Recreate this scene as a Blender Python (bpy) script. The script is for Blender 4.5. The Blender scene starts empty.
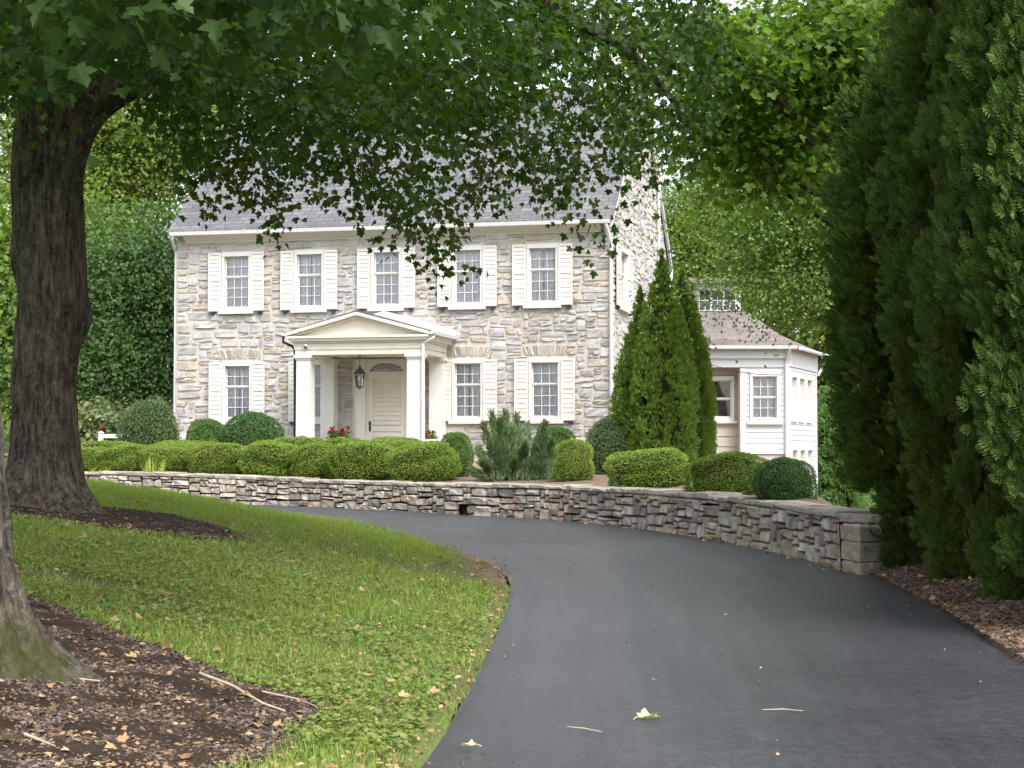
import bpy, bmesh, math, random
import numpy as np
from mathutils import Vector, noise as mnoise

random.seed(7)
rng = np.random.default_rng(11)
C = bpy.context.scene.collection
PI = math.pi
H_CAM = 1.55
F_PX = 1700.0
PITCH = math.atan(64.0 / F_PX)


# ------------------------------------------------------------------ helpers
def at(px, py, Y):
    """photo pixel + distance along the view axis on the ground (Y) -> world point"""
    a = (px - 512) / F_PX
    b = (384 - py) / F_PX
    d = Vector((a, math.cos(PITCH) - b * math.sin(PITCH), math.sin(PITCH) + b * math.cos(PITCH)))
    t = Y / d.y
    return Vector((d.x * t, Y, H_CAM + d.z * t))


def tag(o, label=None, cat=None, group=None, kind=None):
    if label: o['label'] = label
    if cat: o['category'] = cat
    if group: o['group'] = group
    if kind: o['kind'] = kind
    return o


def thing(name, label, cat, loc=(0, 0, 0), rz=0.0, group=None):
    o = bpy.data.objects.new(name, None)
    o.empty_display_size = 0.2
    C.objects.link(o)
    o.location = loc
    o.rotation_euler = (0, 0, rz)
    return tag(o, label, cat, group)


def link(name, me, mats, parent=None, smooth=False):
    o = bpy.data.objects.new(name, me)
    C.objects.link(o)
    if not isinstance(mats, (list, tuple)):
        mats = [mats]
    for m in mats:
        me.materials.append(m)
    me.polygons.foreach_set('use_smooth', np.full(len(me.polygons), bool(smooth), dtype=bool))
    if parent is not None:
        o.parent = parent
    return o


def np_mesh(name, V, loops, starts, mat_idx=None):
    me = bpy.data.meshes.new(name)
    V = np.ascontiguousarray(V, dtype=np.float32)
    me.vertices.add(len(V))
    me.vertices.foreach_set('co', V.ravel())
    me.loops.add(len(loops))
    me.loops.foreach_set('vertex_index', np.ascontiguousarray(loops, dtype=np.int32))
    me.polygons.add(len(starts))
    me.polygons.foreach_set('loop_start', np.ascontiguousarray(starts, dtype=np.int32))
    if mat_idx is not None:
        me.polygons.foreach_set('material_index', np.ascontiguousarray(mat_idx, dtype=np.int32))
    me.polygons.foreach_set('use_smooth', np.zeros(len(starts), dtype=bool))
    me.update(calc_edges=True)
    me.validate()
    return me


class NB:
    """numpy mesh builder: collects blocks of template instances, grids and plain polygons"""
    def __init__(self):
        self.V, self.L, self.S, self.M = [], [], [], []
        self.nv = 0
        self.nl = 0

    def block(self, V, polys, mat=0):
        V = np.asarray(V, dtype=np.float64)
        L, S = [], []
        for p in polys:
            S.append(self.nl)
            self.nl += len(p)
            L.extend(p)
        self.L.append(np.asarray(L, dtype=np.int64) + self.nv)
        self.S.append(np.asarray(S))
        self.M.append(np.full(len(polys), mat))
        self.V.append(V)
        self.nv += len(V)

    def scatter(self, tv, polys, P, R, S, mat=0):
        tv = np.asarray(tv, dtype=np.float64)
        n, k = len(P), len(tv)
        if n == 0: return
        S = np.broadcast_to(np.asarray(S, dtype=np.float64).reshape(-1, 1) if np.ndim(S) < 2 else S, (n, 1 if np.ndim(S) < 2 else 3))
        loc = tv[None, :, :] * S[:, None, :]
        W = P[:, None, :] + np.einsum('nij,nkj->nki', R, loc)
        flat = np.concatenate([np.asarray(p) for p in polys])
        lens = np.array([len(p) for p in polys])
        st = np.concatenate([[0], np.cumsum(lens)[:-1]])
        tot = lens.sum()
        L = (flat[None, :] + (np.arange(n) * k)[:, None]).ravel() + self.nv
        S_ = (st[None, :] + (np.arange(n) * tot)[:, None]).ravel() + self.nl
        self.V.append(W.reshape(-1, 3)); self.L.append(L); self.S.append(S_)
        self.M.append(np.full(len(S_), mat))
        self.nv += n * k
        self.nl += n * tot

    def grid(self, P, mat=0, wrap=False):
        """P (r,c,3)"""
        r, c = P.shape[:2]
        idx = np.arange(r * c).reshape(r, c)
        if wrap:
            idx = np.concatenate([idx, idx[:, :1]], axis=1)
        q = np.stack([idx[:-1, :-1], idx[:-1, 1:], idx[1:, 1:], idx[1:, :-1]], axis=-1).reshape(-1, 4)
        self.V.append(P.reshape(-1, 3))
        self.L.append(q.ravel() + self.nv)
        self.S.append(np.arange(len(q)) * 4 + self.nl)
        self.M.append(np.full(len(q), mat))
        self.nv += r * c
        self.nl += len(q) * 4

    def box(self, x0, x1, y0, y1, z0, z1, mat=0):
        v = [(x0, y0, z0), (x1, y0, z0), (x1, y1, z0), (x0, y1, z0), (x0, y0, z1), (x1, y0, z1), (x1, y1, z1), (x0, y1, z1)]
        self.block(v, [(0, 3, 2, 1), (4, 5, 6, 7), (0, 1, 5, 4), (1, 2, 6, 5), (2, 3, 7, 6), (3, 0, 4, 7)], mat)

    def prism(self, prof, axis, a0, a1, mat=0):
        """extrude 2D profile along axis: 'x' -> (y,z) profile, 'y' -> (x,z), 'z' -> (x,y)"""
        n = len(prof)
        def p3(p, a):
            return {'x': (a, p[0], p[1]), 'y': (p[0], a, p[1]), 'z': (p[0], p[1], a)}[axis]
        v = [p3(p, a0) for p in prof] + [p3(p, a1) for p in prof]
        polys = [tuple(range(n))[::-1], tuple(range(n, 2 * n))]
        for i in range(n):
            j = (i + 1) % n
            polys.append((i, j, n + j, n + i))
        self.block(v, polys, mat)

    def tube(self, pts, rad, n=8, mat=0, cap=True):
        pts = [Vector(p) for p in pts]
        if not isinstance(rad, (list, tuple, np.ndarray)):
            rad = [rad] * len(pts)
        rings = []
        ref = Vector((0.13, 0.21, 1)).normalized()
        for i, p in enumerate(pts):
            t = (pts[min(i + 1, len(pts) - 1)] - pts[max(i - 1, 0)]).normalized()
            r0 = ref if abs(t.dot(ref)) < 0.95 else Vector((1, 0.1, 0))
            a = t.cross(r0).normalized()
            b = t.cross(a)
            rings.append([p + (a * math.cos(q) + b * math.sin(q)) * rad[i] for q in (2 * PI * k / n for k in range(n))])
        P = np.array([[tuple(v) for v in r] for r in rings])
        base = self.nv
        self.grid(P, mat, wrap=True)
        if cap:
            m = len(pts)
            for k in (0, m - 1):
                ids = [base + k * n + i for i in range(n)]
                self.L.append(np.array(ids)); self.S.append(np.array([self.nl])); self.M.append(np.array([mat]))
                self.nl += n

    def lathe(self, c, prof, n=16, mat=0, sq=False):
        """prof list of (r,z)"""
        ang = [2 * PI * (k + 0.5) / n for k in range(n)]
        P = np.array([[(c[0] + r * math.cos(a), c[1] + r * math.sin(a), c[2] + z) for a in ang] for r, z in prof])
        self.grid(P, mat, wrap=True)

    def build(self, name, mats, parent=None, smooth=False):
        me = np_mesh(name, np.concatenate(self.V), np.concatenate(self.L), np.concatenate(self.S), np.concatenate(self.M))
        return link(name, me, mats, parent, smooth)


def frames(Y, Z):
    """rotation matrices with local y along Y and local z near Z"""
    Y = Y / (np.linalg.norm(Y, axis=1, keepdims=True) + 1e-9)
    X = np.cross(Y, Z)
    X /= (np.linalg.norm(X, axis=1, keepdims=True) + 1e-9)
    Zn = np.cross(X, Y)
    return np.stack([X, Y, Zn], axis=-1)


def unit(n):
    v = rng.normal(size=(n, 3))
    return v / np.linalg.norm(v, axis=1, keepdims=True)


def catmull(pts, n):
    P = np.array(pts, dtype=float)
    P = np.vstack([2 * P[0] - P[1], P, 2 * P[-1] - P[-2]])
    out = []
    m = len(pts) - 1
    for t in np.linspace(0, m - 1e-6, n):
        i = int(t); f = t - i
        p0, p1, p2, p3 = P[i], P[i + 1], P[i + 2], P[i + 3]
        out.append(0.5 * (2 * p1 + (p2 - p0) * f + (2 * p0 - 5 * p1 + 4 * p2 - p3) * f * f + (3 * p1 - p0 - 3 * p2 + p3) * f ** 3))
    return np.array(out)


# simple vectorised value noise ------------------------------------------------
_tab = np.random.default_rng(3).random((256, 256))
def vnoise(x, y, s=1.0, o=0):
    x = np.asarray(x, dtype=float) * s + 37.3 * (o + 1); y = np.asarray(y, dtype=float) * s + 91.7 * (o + 1)
    xi = np.floor(x).astype(int); yi = np.floor(y).astype(int)
    fx = x - xi; fy = y - yi
    fx = fx * fx * (3 - 2 * fx); fy = fy * fy * (3 - 2 * fy)
    g = lambda a, b: _tab[a % 256, b % 256]
    return (g(xi, yi) * (1 - fx) + g(xi + 1, yi) * fx) * (1 - fy) + (g(xi, yi + 1) * (1 - fx) + g(xi + 1, yi + 1) * fx) * fy
def fnoise(x, y, s=1.0, o=0):
    return 0.55 * vnoise(x, y, s, o) + 0.3 * vnoise(x, y, s * 2.1, o + 1) + 0.15 * vnoise(x, y, s * 4.3, o + 2)
def sstep(a, b, x):
    t = np.clip((x - a) / (b - a), 0, 1)
    return t * t * (3 - 2 * t)


# ------------------------------------------------------------------ materials
def new_mat(name):
    m = bpy.data.materials.new(name)
    m.use_nodes = True
    nt = m.node_tree
    b = nt.nodes.get('Principled BSDF')
    return m, nt, b


def N(nt, t, **kw):
    n = nt.nodes.new(t)
    for k, v in kw.items():
        if k.startswith('i_'):
            n.inputs[k[2:].replace('_', ' ')].default_value = v
        else:
            setattr(n, k, v)
    return n


def ramp(nt, stops, interp='LINEAR'):
    r = nt.nodes.new('ShaderNodeValToRGB')
    r.color_ramp.interpolation = interp
    e = r.color_ramp.elements
    while len(e) < len(stops): e.new(0.5)
    for el, (p, c) in zip(e, stops):
        el.position = p
        el.color = (*c, 1)
    return r


def mix(nt, a, b, fac, mode='MIX'):
    m = nt.nodes.new('ShaderNodeMix')
    m.data_type = 'RGBA'; m.blend_type = mode
    for sock, val in ((m.inputs[0], fac), (m.inputs[6], a), (m.inputs[7], b)):
        if hasattr(val, 'is_output'): nt.links.new(val, sock)
        elif isinstance(val, (int, float)): sock.default_value = val
        else: sock.default_value = (*val, 1)
    return m.outputs[2]


def add_bump(nt, b, h, strength=0.3, dist=0.02):
    bm_ = nt.nodes.new('ShaderNodeBump')
    bm_.inputs['Strength'].default_value = strength
    bm_.inputs['Distance'].default_value = dist
    nt.links.new(h, bm_.inputs['Height'])
    nt.links.new(bm_.outputs[0], b.inputs['Normal'])


def noise_tex(nt, scale, detail=4, rough=0.55, coord='Object', vec=None, sc=None):
    n = nt.nodes.new('ShaderNodeTexNoise')
    n.inputs['Scale'].default_value = scale
    n.inputs['Detail'].default_value = detail
    n.inputs['Roughness'].default_value = rough
    if vec is None:
        tc = nt.nodes.new('ShaderNodeTexCoord')
        vec = tc.outputs[coord]
    if sc is not None:
        mp = nt.nodes.new('ShaderNodeMapping')
        mp.inputs['Scale'].default_value = sc
        nt.links.new(vec, mp.inputs[0]); vec = mp.outputs[0]
    nt.links.new(vec, n.inputs['Vector'])
    return n


def plain(name, col, rough=0.6, nscale=6.0, var=0.12, spec=0.5, bump=0.0, metal=0.0):
    m, nt, b = new_mat(name)
    n = noise_tex(nt, nscale, 5)
    lo = tuple(c * (1 - var) for c in col); hi = tuple(min(1, c * (1 + var)) for c in col)
    r = ramp(nt, [(0.3, lo), (0.7, hi)])
    nt.links.new(n.outputs[0], r.inputs[0])
    nt.links.new(r.outputs[0], b.inputs['Base Color'])
    b.inputs['Roughness'].default_value = rough
    b.inputs['Specular IOR Level'].default_value = spec
    b.inputs['Metallic'].default_value = metal
    if bump: add_bump(nt, b, n.outputs[0], bump, 0.01)
    return m


def leaf_mat(name, cols, trans=0.35, rough=0.5, spec=0.35, tint=(1.25, 1.35, 0.5)):
    """leaf: colour picked per leaf, light passes through"""
    m, nt, b = new_mat(name)
    g = nt.nodes.new('ShaderNodeNewGeometry')
    n = noise_tex(nt, 0.9, 2)
    k = len(cols)
    r = ramp(nt, [(i / (k - 1), c) for i, c in enumerate(cols)])
    ma = N(nt, 'ShaderNodeMath', operation='MULTIPLY_ADD')
    nt.links.new(n.outputs[0], ma.inputs[0]); ma.inputs[1].default_value = 0.5
    sc = N(nt, 'ShaderNodeMath', operation='MULTIPLY_ADD')
    nt.links.new(g.outputs['Random Per Island'], sc.inputs[0]); sc.inputs[1].default_value = 0.75; sc.inputs[2].default_value = -0.12
    nt.links.new(sc.outputs[0], ma.inputs[2])
    nt.links.new(ma.outputs[0], r.inputs[0])
    nt.links.new(r.outputs[0], b.inputs['Base Color'])
    b.inputs['Roughness'].default_value = rough
    b.inputs['Specular IOR Level'].default_value = spec
    tr = nt.nodes.new('ShaderNodeBsdfTranslucent')
    tc = mix(nt, r.outputs[0], tint, 1.0, 'MULTIPLY')
    nt.links.new(tc, tr.inputs['Color'])
    ms = nt.nodes.new('ShaderNodeMixShader')
    ms.inputs[0].default_value = trans
    out = nt.nodes['Material Output']
    nt.links.new(b.outputs[0], ms.inputs[1]); nt.links.new(tr.outputs[0], ms.inputs[2])
    nt.links.new(ms.outputs[0], out.inputs[0])
    return m


def island_mat(name, cols, rough=0.85, nscale=14, dirt=(0.2, 0.19, 0.17), dirt_amt=0.35, bump=0.5, bdist=0.015, interp='LINEAR', spec=0.2):
    m, nt, b = new_mat(name)
    g = nt.nodes.new('ShaderNodeNewGeometry')
    r = ramp(nt, [(i / (len(cols) - 1), c) for i, c in enumerate(cols)], interp)
    nt.links.new(g.outputs['Random Per Island'], r.inputs[0])
    n1 = noise_tex(nt, nscale, 6, 0.65)
    n2 = noise_tex(nt, nscale * 0.22, 4, 0.6)
    d = ramp(nt, [(0.45, (0, 0, 0)), (0.72, (1, 1, 1))])
    nt.links.new(n1.outputs[0], d.inputs[0])
    dm = N(nt, 'ShaderNodeMath', operation='MULTIPLY'); dm.inputs[1].default_value = dirt_amt
    nt.links.new(d.outputs[0], dm.inputs[0])
    c1 = mix(nt, r.outputs[0], dirt, dm.outputs[0])
    v = ramp(nt, [(0.3, (0.78, 0.78, 0.78)), (0.7, (1.15, 1.14, 1.1))])
    nt.links.new(n2.outputs[0], v.inputs[0])
    c2 = mix(nt, c1, v.outputs[0], 1.0, 'MULTIPLY')
    nt.links.new(c2, b.inputs['Base Color'])
    b.inputs['Roughness'].default_value = rough
    b.inputs['Specular IOR Level'].default_value = spec
    if bump: add_bump(nt, b, n1.outputs[0], bump, bdist)
    return m


M = {}
M['paint'] = plain('white paint', (0.69, 0.68, 0.65), 0.45, 3, 0.04)
M['cream'] = plain('cream paint', (0.70, 0.67, 0.59), 0.5, 3, 0.05)
M['shutter'] = plain('shutter paint', (0.655, 0.63, 0.58), 0.5, 4, 0.05)
M['beige'] = plain('beige siding paint', (0.46, 0.41, 0.345), 0.6, 3, 0.06)
M['siding'] = plain('white siding paint', (0.63, 0.65, 0.67), 0.5, 3, 0.04)
M['gutter'] = plain('gutter white', (0.69, 0.69, 0.68), 0.35, 8, 0.05)
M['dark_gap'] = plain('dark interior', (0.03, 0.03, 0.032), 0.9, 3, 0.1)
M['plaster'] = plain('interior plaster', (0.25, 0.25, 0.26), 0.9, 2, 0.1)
M['mortar'] = plain('mortar', (0.50, 0.475, 0.43), 0.95, 9, 0.18, 0.1, 0.4)
M['iron'] = plain('black iron', (0.03, 0.03, 0.032), 0.5, 10, 0.2)
M['brass'] = plain('dark pewter', (0.10, 0.095, 0.085), 0.5, 12, 0.2, metal=0.4)
M['curtain'] = plain('sheer curtain', (0.90, 0.90, 0.95), 0.9, 5, 0.05, 0.1)
M['stone'] = island_mat('house stone', [(0.372, 0.357, 0.353), (0.497, 0.486, 0.491), (0.450, 0.416, 0.386), (0.559, 0.549, 0.563), (0.427, 0.412, 0.412),
                        (0.481, 0.416, 0.336), (0.528, 0.517, 0.529), (0.341, 0.325, 0.323), (0.481, 0.470, 0.483), (0.512, 0.447, 0.353), (0.551, 0.545, 0.563)], 0.9, 9, (0.32, 0.305, 0.28), 0.42, 0.6, 0.02)
M['stone_gable'] = island_mat('gable stone', [(0.390, 0.382, 0.374), (0.484, 0.480, 0.468), (0.530, 0.527, 0.515), (0.437, 0.429, 0.421), (0.562, 0.558, 0.546), (0.406, 0.390, 0.367)], 0.9, 9, (0.33, 0.32, 0.31), 0.4, 0.6, 0.02)
M['stone_arch'] = island_mat('arch stone', [(0.400, 0.384, 0.352), (0.528, 0.504, 0.464), (0.448, 0.400, 0.336), (0.560, 0.544, 0.512)], 0.9, 9, (0.28, 0.27, 0.25), 0.4, 0.6, 0.02)
M['drystone'] = island_mat('field stone', [(0.34, 0.295, 0.25), (0.50, 0.45, 0.385), (0.25, 0.22, 0.195), (0.58, 0.53, 0.465), (0.44, 0.38, 0.315),
                           (0.42, 0.31, 0.235), (0.54, 0.49, 0.43), (0.20, 0.18, 0.165), (0.52, 0.455, 0.385), (0.60, 0.56, 0.50)], 0.95, 12, (0.17, 0.155, 0.135), 0.5, 0.8, 0.02)
M['capstone'] = island_mat('cap stone', [(0.36, 0.32, 0.27), (0.46, 0.42, 0.36), (0.28, 0.25, 0.21), (0.52, 0.47, 0.41)], 0.95, 18, (0.2, 0.18, 0.15), 0.45, 0.7, 0.02)
M['soil'] = plain('dark soil', (0.035, 0.028, 0.022), 1.0, 12, 0.3, 0.1, 0.5)
M['red_flower'] = leaf_mat('red petals', [(0.45, 0.015, 0.015), (0.6, 0.03, 0.03), (0.5, 0.02, 0.04)], 0.25, tint=(1.2, 0.9, 0.9))
M['bark'] = None


def slate_mat(name, cols, bw, bh, mort=(0.09, 0.085, 0.10), coord='UV', rough=0.55):
    m, nt, b = new_mat(name)
    tc = nt.nodes.new('ShaderNodeTexCoord')
    br = nt.nodes.new('ShaderNodeTexBrick')
    br.inputs['Scale'].default_value = 1.0
    br.inputs['Brick Width'].default_value = bw
    br.inputs['Row Height'].default_value = bh
    br.inputs['Mortar Size'].default_value = 0.018
    br.inputs['Mortar Smooth'].default_value = 0.3
    br.inputs['Color1'].default_value = (*cols[0], 1)
    br.inputs['Color2'].default_value = (*cols[1], 1)
    br.inputs['Mortar'].default_value = (*mort, 1)
    nt.links.new(tc.outputs[coord], br.inputs['Vector'])
    n = noise_tex(nt, 0.7, 5, 0.6)
    v = ramp(nt, [(0.3, (0.8, 0.8, 0.8)), (0.7, (1.15, 1.13, 1.1))])
    nt.links.new(n.outputs[0], v.inputs[0])
    c = mix(nt, br.outputs['Color'], v.outputs[0], 1.0, 'MULTIPLY')
    n2 = noise_tex(nt, 9, 5, 0.6)
    v2 = ramp(nt, [(0.3, (0.85, 0.85, 0.85)), (0.7, (1.1, 1.1, 1.1))])
    nt.links.new(n2.outputs[0], v2.inputs[0])
    c = mix(nt, c, v2.outputs[0], 1.0, 'MULTIPLY')
    nt.links.new(c, b.inputs['Base Color'])
    b.inputs['Roughness'].default_value = rough
    inv = N(nt, 'ShaderNodeMath', operation='SUBTRACT'); inv.inputs[0].default_value = 1.0
    nt.links.new(br.outputs['Fac'], inv.inputs[1])
    add_bump(nt, b, inv.outputs[0], 0.6, 0.02)
    return m


M['slate'] = slate_mat('roof slate', [(0.115, 0.116, 0.123), (0.175, 0.176, 0.186)], 0.34, 0.19)
M['slate_dark'] = slate_mat('porch slate', [(0.10, 0.10, 0.115), (0.14, 0.14, 0.155)], 0.3, 0.18)
M['shingle'] = slate_mat('asphalt shingle', [(0.125, 0.112, 0.108), (0.21, 0.19, 0.183)], 0.45, 0.16, (0.15, 0.12, 0.12), rough=0.85)


def glass_mat():
    m, nt, b = new_mat('window glass')
    out = nt.nodes['Material Output']
    nt.nodes.remove(b)
    tr = nt.nodes.new('ShaderNodeBsdfTransparent'); tr.inputs[0].default_value = (0.94, 0.96, 0.99, 1)
    gl = nt.nodes.new('ShaderNodeBsdfGlossy'); gl.inputs['Roughness'].default_value = 0.03
    n = noise_tex(nt, 1.5, 2)
    bp = nt.nodes.new('ShaderNodeBump'); bp.inputs['Strength'].default_value = 0.08; bp.inputs['Distance'].default_value = 0.02
    nt.links.new(n.outputs[0], bp.inputs['Height']); nt.links.new(bp.outputs[0], gl.inputs['Normal'])
    fr = nt.nodes.new('ShaderNodeFresnel'); fr.inputs[0].default_value = 1.52
    ad = N(nt, 'ShaderNodeMath', operation='MULTIPLY_ADD'); ad.inputs[1].default_value = 1.6; ad.inputs[2].default_value = 0.06
    nt.links.new(fr.outputs[0], ad.inputs[0])
    ms = nt.nodes.new('ShaderNodeMixShader')
    nt.links.new(ad.outputs[0], ms.inputs[0]); nt.links.new(tr.outputs[0], ms.inputs[1]); nt.links.new(gl.outputs[0], ms.inputs[2])
    nt.links.new(ms.outputs[0], out.inputs[0])
    return m
M['glass'] = glass_mat()


def bark_mat(name, c0, c1, c2, moss=0.0, lich=0.25):
    m, nt, b = new_mat(name)
    n1 = noise_tex(nt, 5, 8, 0.7, sc=(4.2, 4.2, 0.75))
    n2 = noise_tex(nt, 2.2, 4, 0.6)
    n3 = noise_tex(nt, 22, 5, 0.65)
    r = ramp(nt, [(0.38, c0), (0.52, c1), (0.66, c2)])
    nt.links.new(n1.outputs[0], r.inputs[0])
    v = ramp(nt, [(0.35, (0.7, 0.7, 0.7)), (0.7, (1.3, 1.28, 1.25))])
    nt.links.new(n2.outputs[0], v.inputs[0])
    c = mix(nt, r.outputs[0], v.outputs[0], 1.0, 'MULTIPLY')
    li = ramp(nt, [(0.53, (0, 0, 0)), (0.62, (1, 1, 1))])
    nt.links.new(n3.outputs[0], li.inputs[0])
    c = mix(nt, c, (0.30, 0.29, 0.25), mixfac(nt, li.outputs[0], lich))
    if moss:
        tc = nt.nodes.new('ShaderNodeTexCoord')
        sp = nt.nodes.new('ShaderNodeSeparateXYZ'); nt.links.new(tc.outputs['Object'], sp.inputs[0])
        mr = nt.nodes.new('ShaderNodeMapRange'); mr.inputs['From Min'].default_value = moss; mr.inputs['From Max'].default_value = 0.05
        nt.links.new(sp.outputs[2], mr.inputs[0])
        mx = nt.nodes.new('ShaderNodeMapRange'); mx.inputs['From Min'].default_value = 0.18; mx.inputs['From Max'].default_value = 0.5
        nt.links.new(sp.outputs[0], mx.inputs[0])
        mm = N(nt, 'ShaderNodeMath', operation='MULTIPLY'); nt.links.new(mr.outputs[0], mm.inputs[0]); nt.links.new(mx.outputs[0], mm.inputs[1])
        nm = ramp(nt, [(0.46, (0, 0, 0)), (0.62, (0.8, 0.8, 0.8))]); nt.links.new(n2.outputs[0], nm.inputs[0])
        m3 = N(nt, 'ShaderNodeMath', operation='MULTIPLY'); nt.links.new(mm.outputs[0], m3.inputs[0]); nt.links.new(nm.outputs[0], m3.inputs[1])
        c = mix(nt, c, (0.05, 0.056, 0.012), m3.outputs[0])
    nt.links.new(c, b.inputs['Base Color'])
    b.inputs['Roughness'].default_value = 0.95
    b.inputs['Specular IOR Level'].default_value = 0.15
    add_bump(nt, b, n1.outputs[0], 1.0, 0.05)
    return m


def mixfac(nt, out, k):
    mm = N(nt, 'ShaderNodeMath', operation='MULTIPLY'); mm.inputs[1].default_value = k
    nt.links.new(out, mm.inputs[0])
    return mm.outputs[0]


M['bark'] = bark_mat('maple bark', (0.028, 0.023, 0.017), (0.105, 0.09, 0.07), (0.20, 0.175, 0.14))
M['bark_near'] = bark_mat('mossy bark', (0.03, 0.026, 0.02), (0.12, 0.105, 0.083), (0.22, 0.198, 0.16), moss=0.55, lich=0.5)
M['bark_twig'] = plain('twig bark', (0.035, 0.032, 0.02), 0.95, 8, 0.3, 0.1)
M['bark_plain'] = plain('plain bark', (0.065, 0.054, 0.042), 0.95, 8, 0.4, 0.1, 0.8)
M['bark_scar'] = plain('bare wood scar', (0.22, 0.20, 0.17), 0.9, 6, 0.3, 0.1, 0.5)

M['leaf_maple'] = leaf_mat('maple leaf', [(0.025, 0.054, 0.008), (0.041, 0.084, 0.013), (0.060, 0.118, 0.018), (0.086, 0.157, 0.023)], 0.58)
M['leaf_near'] = leaf_mat('near maple leaf', [(0.037, 0.080, 0.018), (0.051, 0.107, 0.023), (0.075, 0.144, 0.031)], 0.34)
M['leaf_light'] = leaf_mat('light maple leaf', [(0.092, 0.165, 0.028), (0.137, 0.229, 0.038), (0.183, 0.293, 0.048)], 0.58)
M['leaf_bg_dark'] = leaf_mat('dark tree leaf', [(0.05, 0.10, 0.03), (0.08, 0.15, 0.045), (0.12, 0.21, 0.065)], 0.35)
M['leaf_bg_light'] = leaf_mat('yellow green leaf', [(0.110, 0.175, 0.036), (0.165, 0.239, 0.048), (0.220, 0.304, 0.072)], 0.45)
M['leaf_bg_mid'] = leaf_mat('mid tree leaf', [(0.101, 0.173, 0.041), (0.160, 0.251, 0.061), (0.235, 0.344, 0.089)], 0.4)
M['leaf_grey'] = leaf_mat('grey green leaf', [(0.16, 0.22, 0.10), (0.22, 0.28, 0.14), (0.28, 0.33, 0.18)], 0.35)
M['box_lime'] = leaf_mat('lime boxwood leaf', [(0.133, 0.197, 0.030), (0.206, 0.294, 0.050), (0.266, 0.364, 0.075)], 0.3)
M['box_green'] = leaf_mat('green boxwood leaf', [(0.066, 0.139, 0.033), (0.099, 0.198, 0.046), (0.146, 0.265, 0.066)], 0.3)
M['box_dark'] = leaf_mat('dark boxwood leaf', [(0.047, 0.115, 0.038), (0.068, 0.155, 0.049), (0.101, 0.203, 0.068)], 0.28)
M['box_grey'] = leaf_mat('grey boxwood leaf', [(0.075, 0.12, 0.05), (0.11, 0.165, 0.07), (0.15, 0.21, 0.09)], 0.3)
M['juniper'] = leaf_mat('juniper needle', [(0.09, 0.15, 0.065), (0.14, 0.21, 0.095), (0.20, 0.28, 0.14)], 0.25)
M['arb'] = leaf_mat('arborvitae spray', [(0.054, 0.104, 0.018), (0.084, 0.150, 0.024), (0.128, 0.213, 0.037)], 0.25, 0.55)
M['arb_cone'] = leaf_mat('cone arborvitae spray', [(0.114, 0.196, 0.029), (0.179, 0.281, 0.043), (0.260, 0.378, 0.065)], 0.25, 0.55)
M['arb_far'] = leaf_mat('far arborvitae spray', [(0.138, 0.253, 0.081), (0.196, 0.333, 0.115), (0.253, 0.414, 0.149)], 0.3, 0.6)
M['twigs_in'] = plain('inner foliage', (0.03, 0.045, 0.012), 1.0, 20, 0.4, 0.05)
M['grass'] = leaf_mat('grass blade', [(0.129, 0.207, 0.041), (0.192, 0.283, 0.051), (0.263, 0.359, 0.072), (0.360, 0.352, 0.160)], 0.35, 0.6)
M['weed'] = leaf_mat('ground ivy leaf', [(0.113, 0.175, 0.044), (0.177, 0.243, 0.059), (0.275, 0.335, 0.088)], 0.35, 0.5)
M['iris'] = leaf_mat('sword leaf', [(0.25, 0.36, 0.06), (0.35, 0.45, 0.10), (0.42, 0.48, 0.16)], 0.35)
M['chips'] = leaf_mat('bark chip', [(0.025, 0.019, 0.015), (0.060, 0.044, 0.037), (0.120, 0.089, 0.073), (0.260, 0.205, 0.171)], 0.0, 0.9, 0.1)
M['chips_light'] = leaf_mat('brown chip', [(0.050, 0.036, 0.028), (0.100, 0.072, 0.055), (0.190, 0.139, 0.110), (0.280, 0.216, 0.176)], 0.0, 0.9, 0.1)
M['dry_leaf'] = leaf_mat('dry leaf', [(0.16, 0.085, 0.04), (0.28, 0.17, 0.09), (0.40, 0.28, 0.16), (0.50, 0.40, 0.26)], 0.15, 0.8, 0.15, tint=(1, .9, .7))
M['pale_leaf'] = leaf_mat('pale fallen leaf', [(0.50, 0.56, 0.28), (0.62, 0.66, 0.36)], 0.2, 0.6)
M['twig'] = plain('dead twig', (0.42, 0.34, 0.25), 0.9, 20, 0.25, 0.1)


def ground_mat(name, cols, s1=0.8, s2=14, bump=0.5):
    m, nt, b = new_mat(name)
    n1 = noise_tex(nt, s1, 5, 0.6); n2 = noise_tex(nt, s2, 6, 0.7)
    r = ramp(nt, [(0.30 + 0.4 * i / (len(cols) - 1), c) for i, c in enumerate(cols)])
    mm = N(nt, 'ShaderNodeMath', operation='MULTIPLY_ADD'); mm.inputs[1].default_value = 0.5
    hv = N(nt, 'ShaderNodeMath', operation='MULTIPLY'); hv.inputs[1].default_value = 0.5
    nt.links.new(n2.outputs[0], hv.inputs[0])
    nt.links.new(n1.outputs[0], mm.inputs[0]); nt.links.new(hv.outputs[0], mm.inputs[2])
    nt.links.new(mm.outputs[0], r.inputs[0])
    nt.links.new(r.outputs[0], b.inputs['Base Color'])
    b.inputs['Roughness'].default_value = 0.98
    b.inputs['Specular IOR Level'].default_value = 0.1
    add_bump(nt, b, n2.outputs[0], bump, 0.03)
    return m


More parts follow.
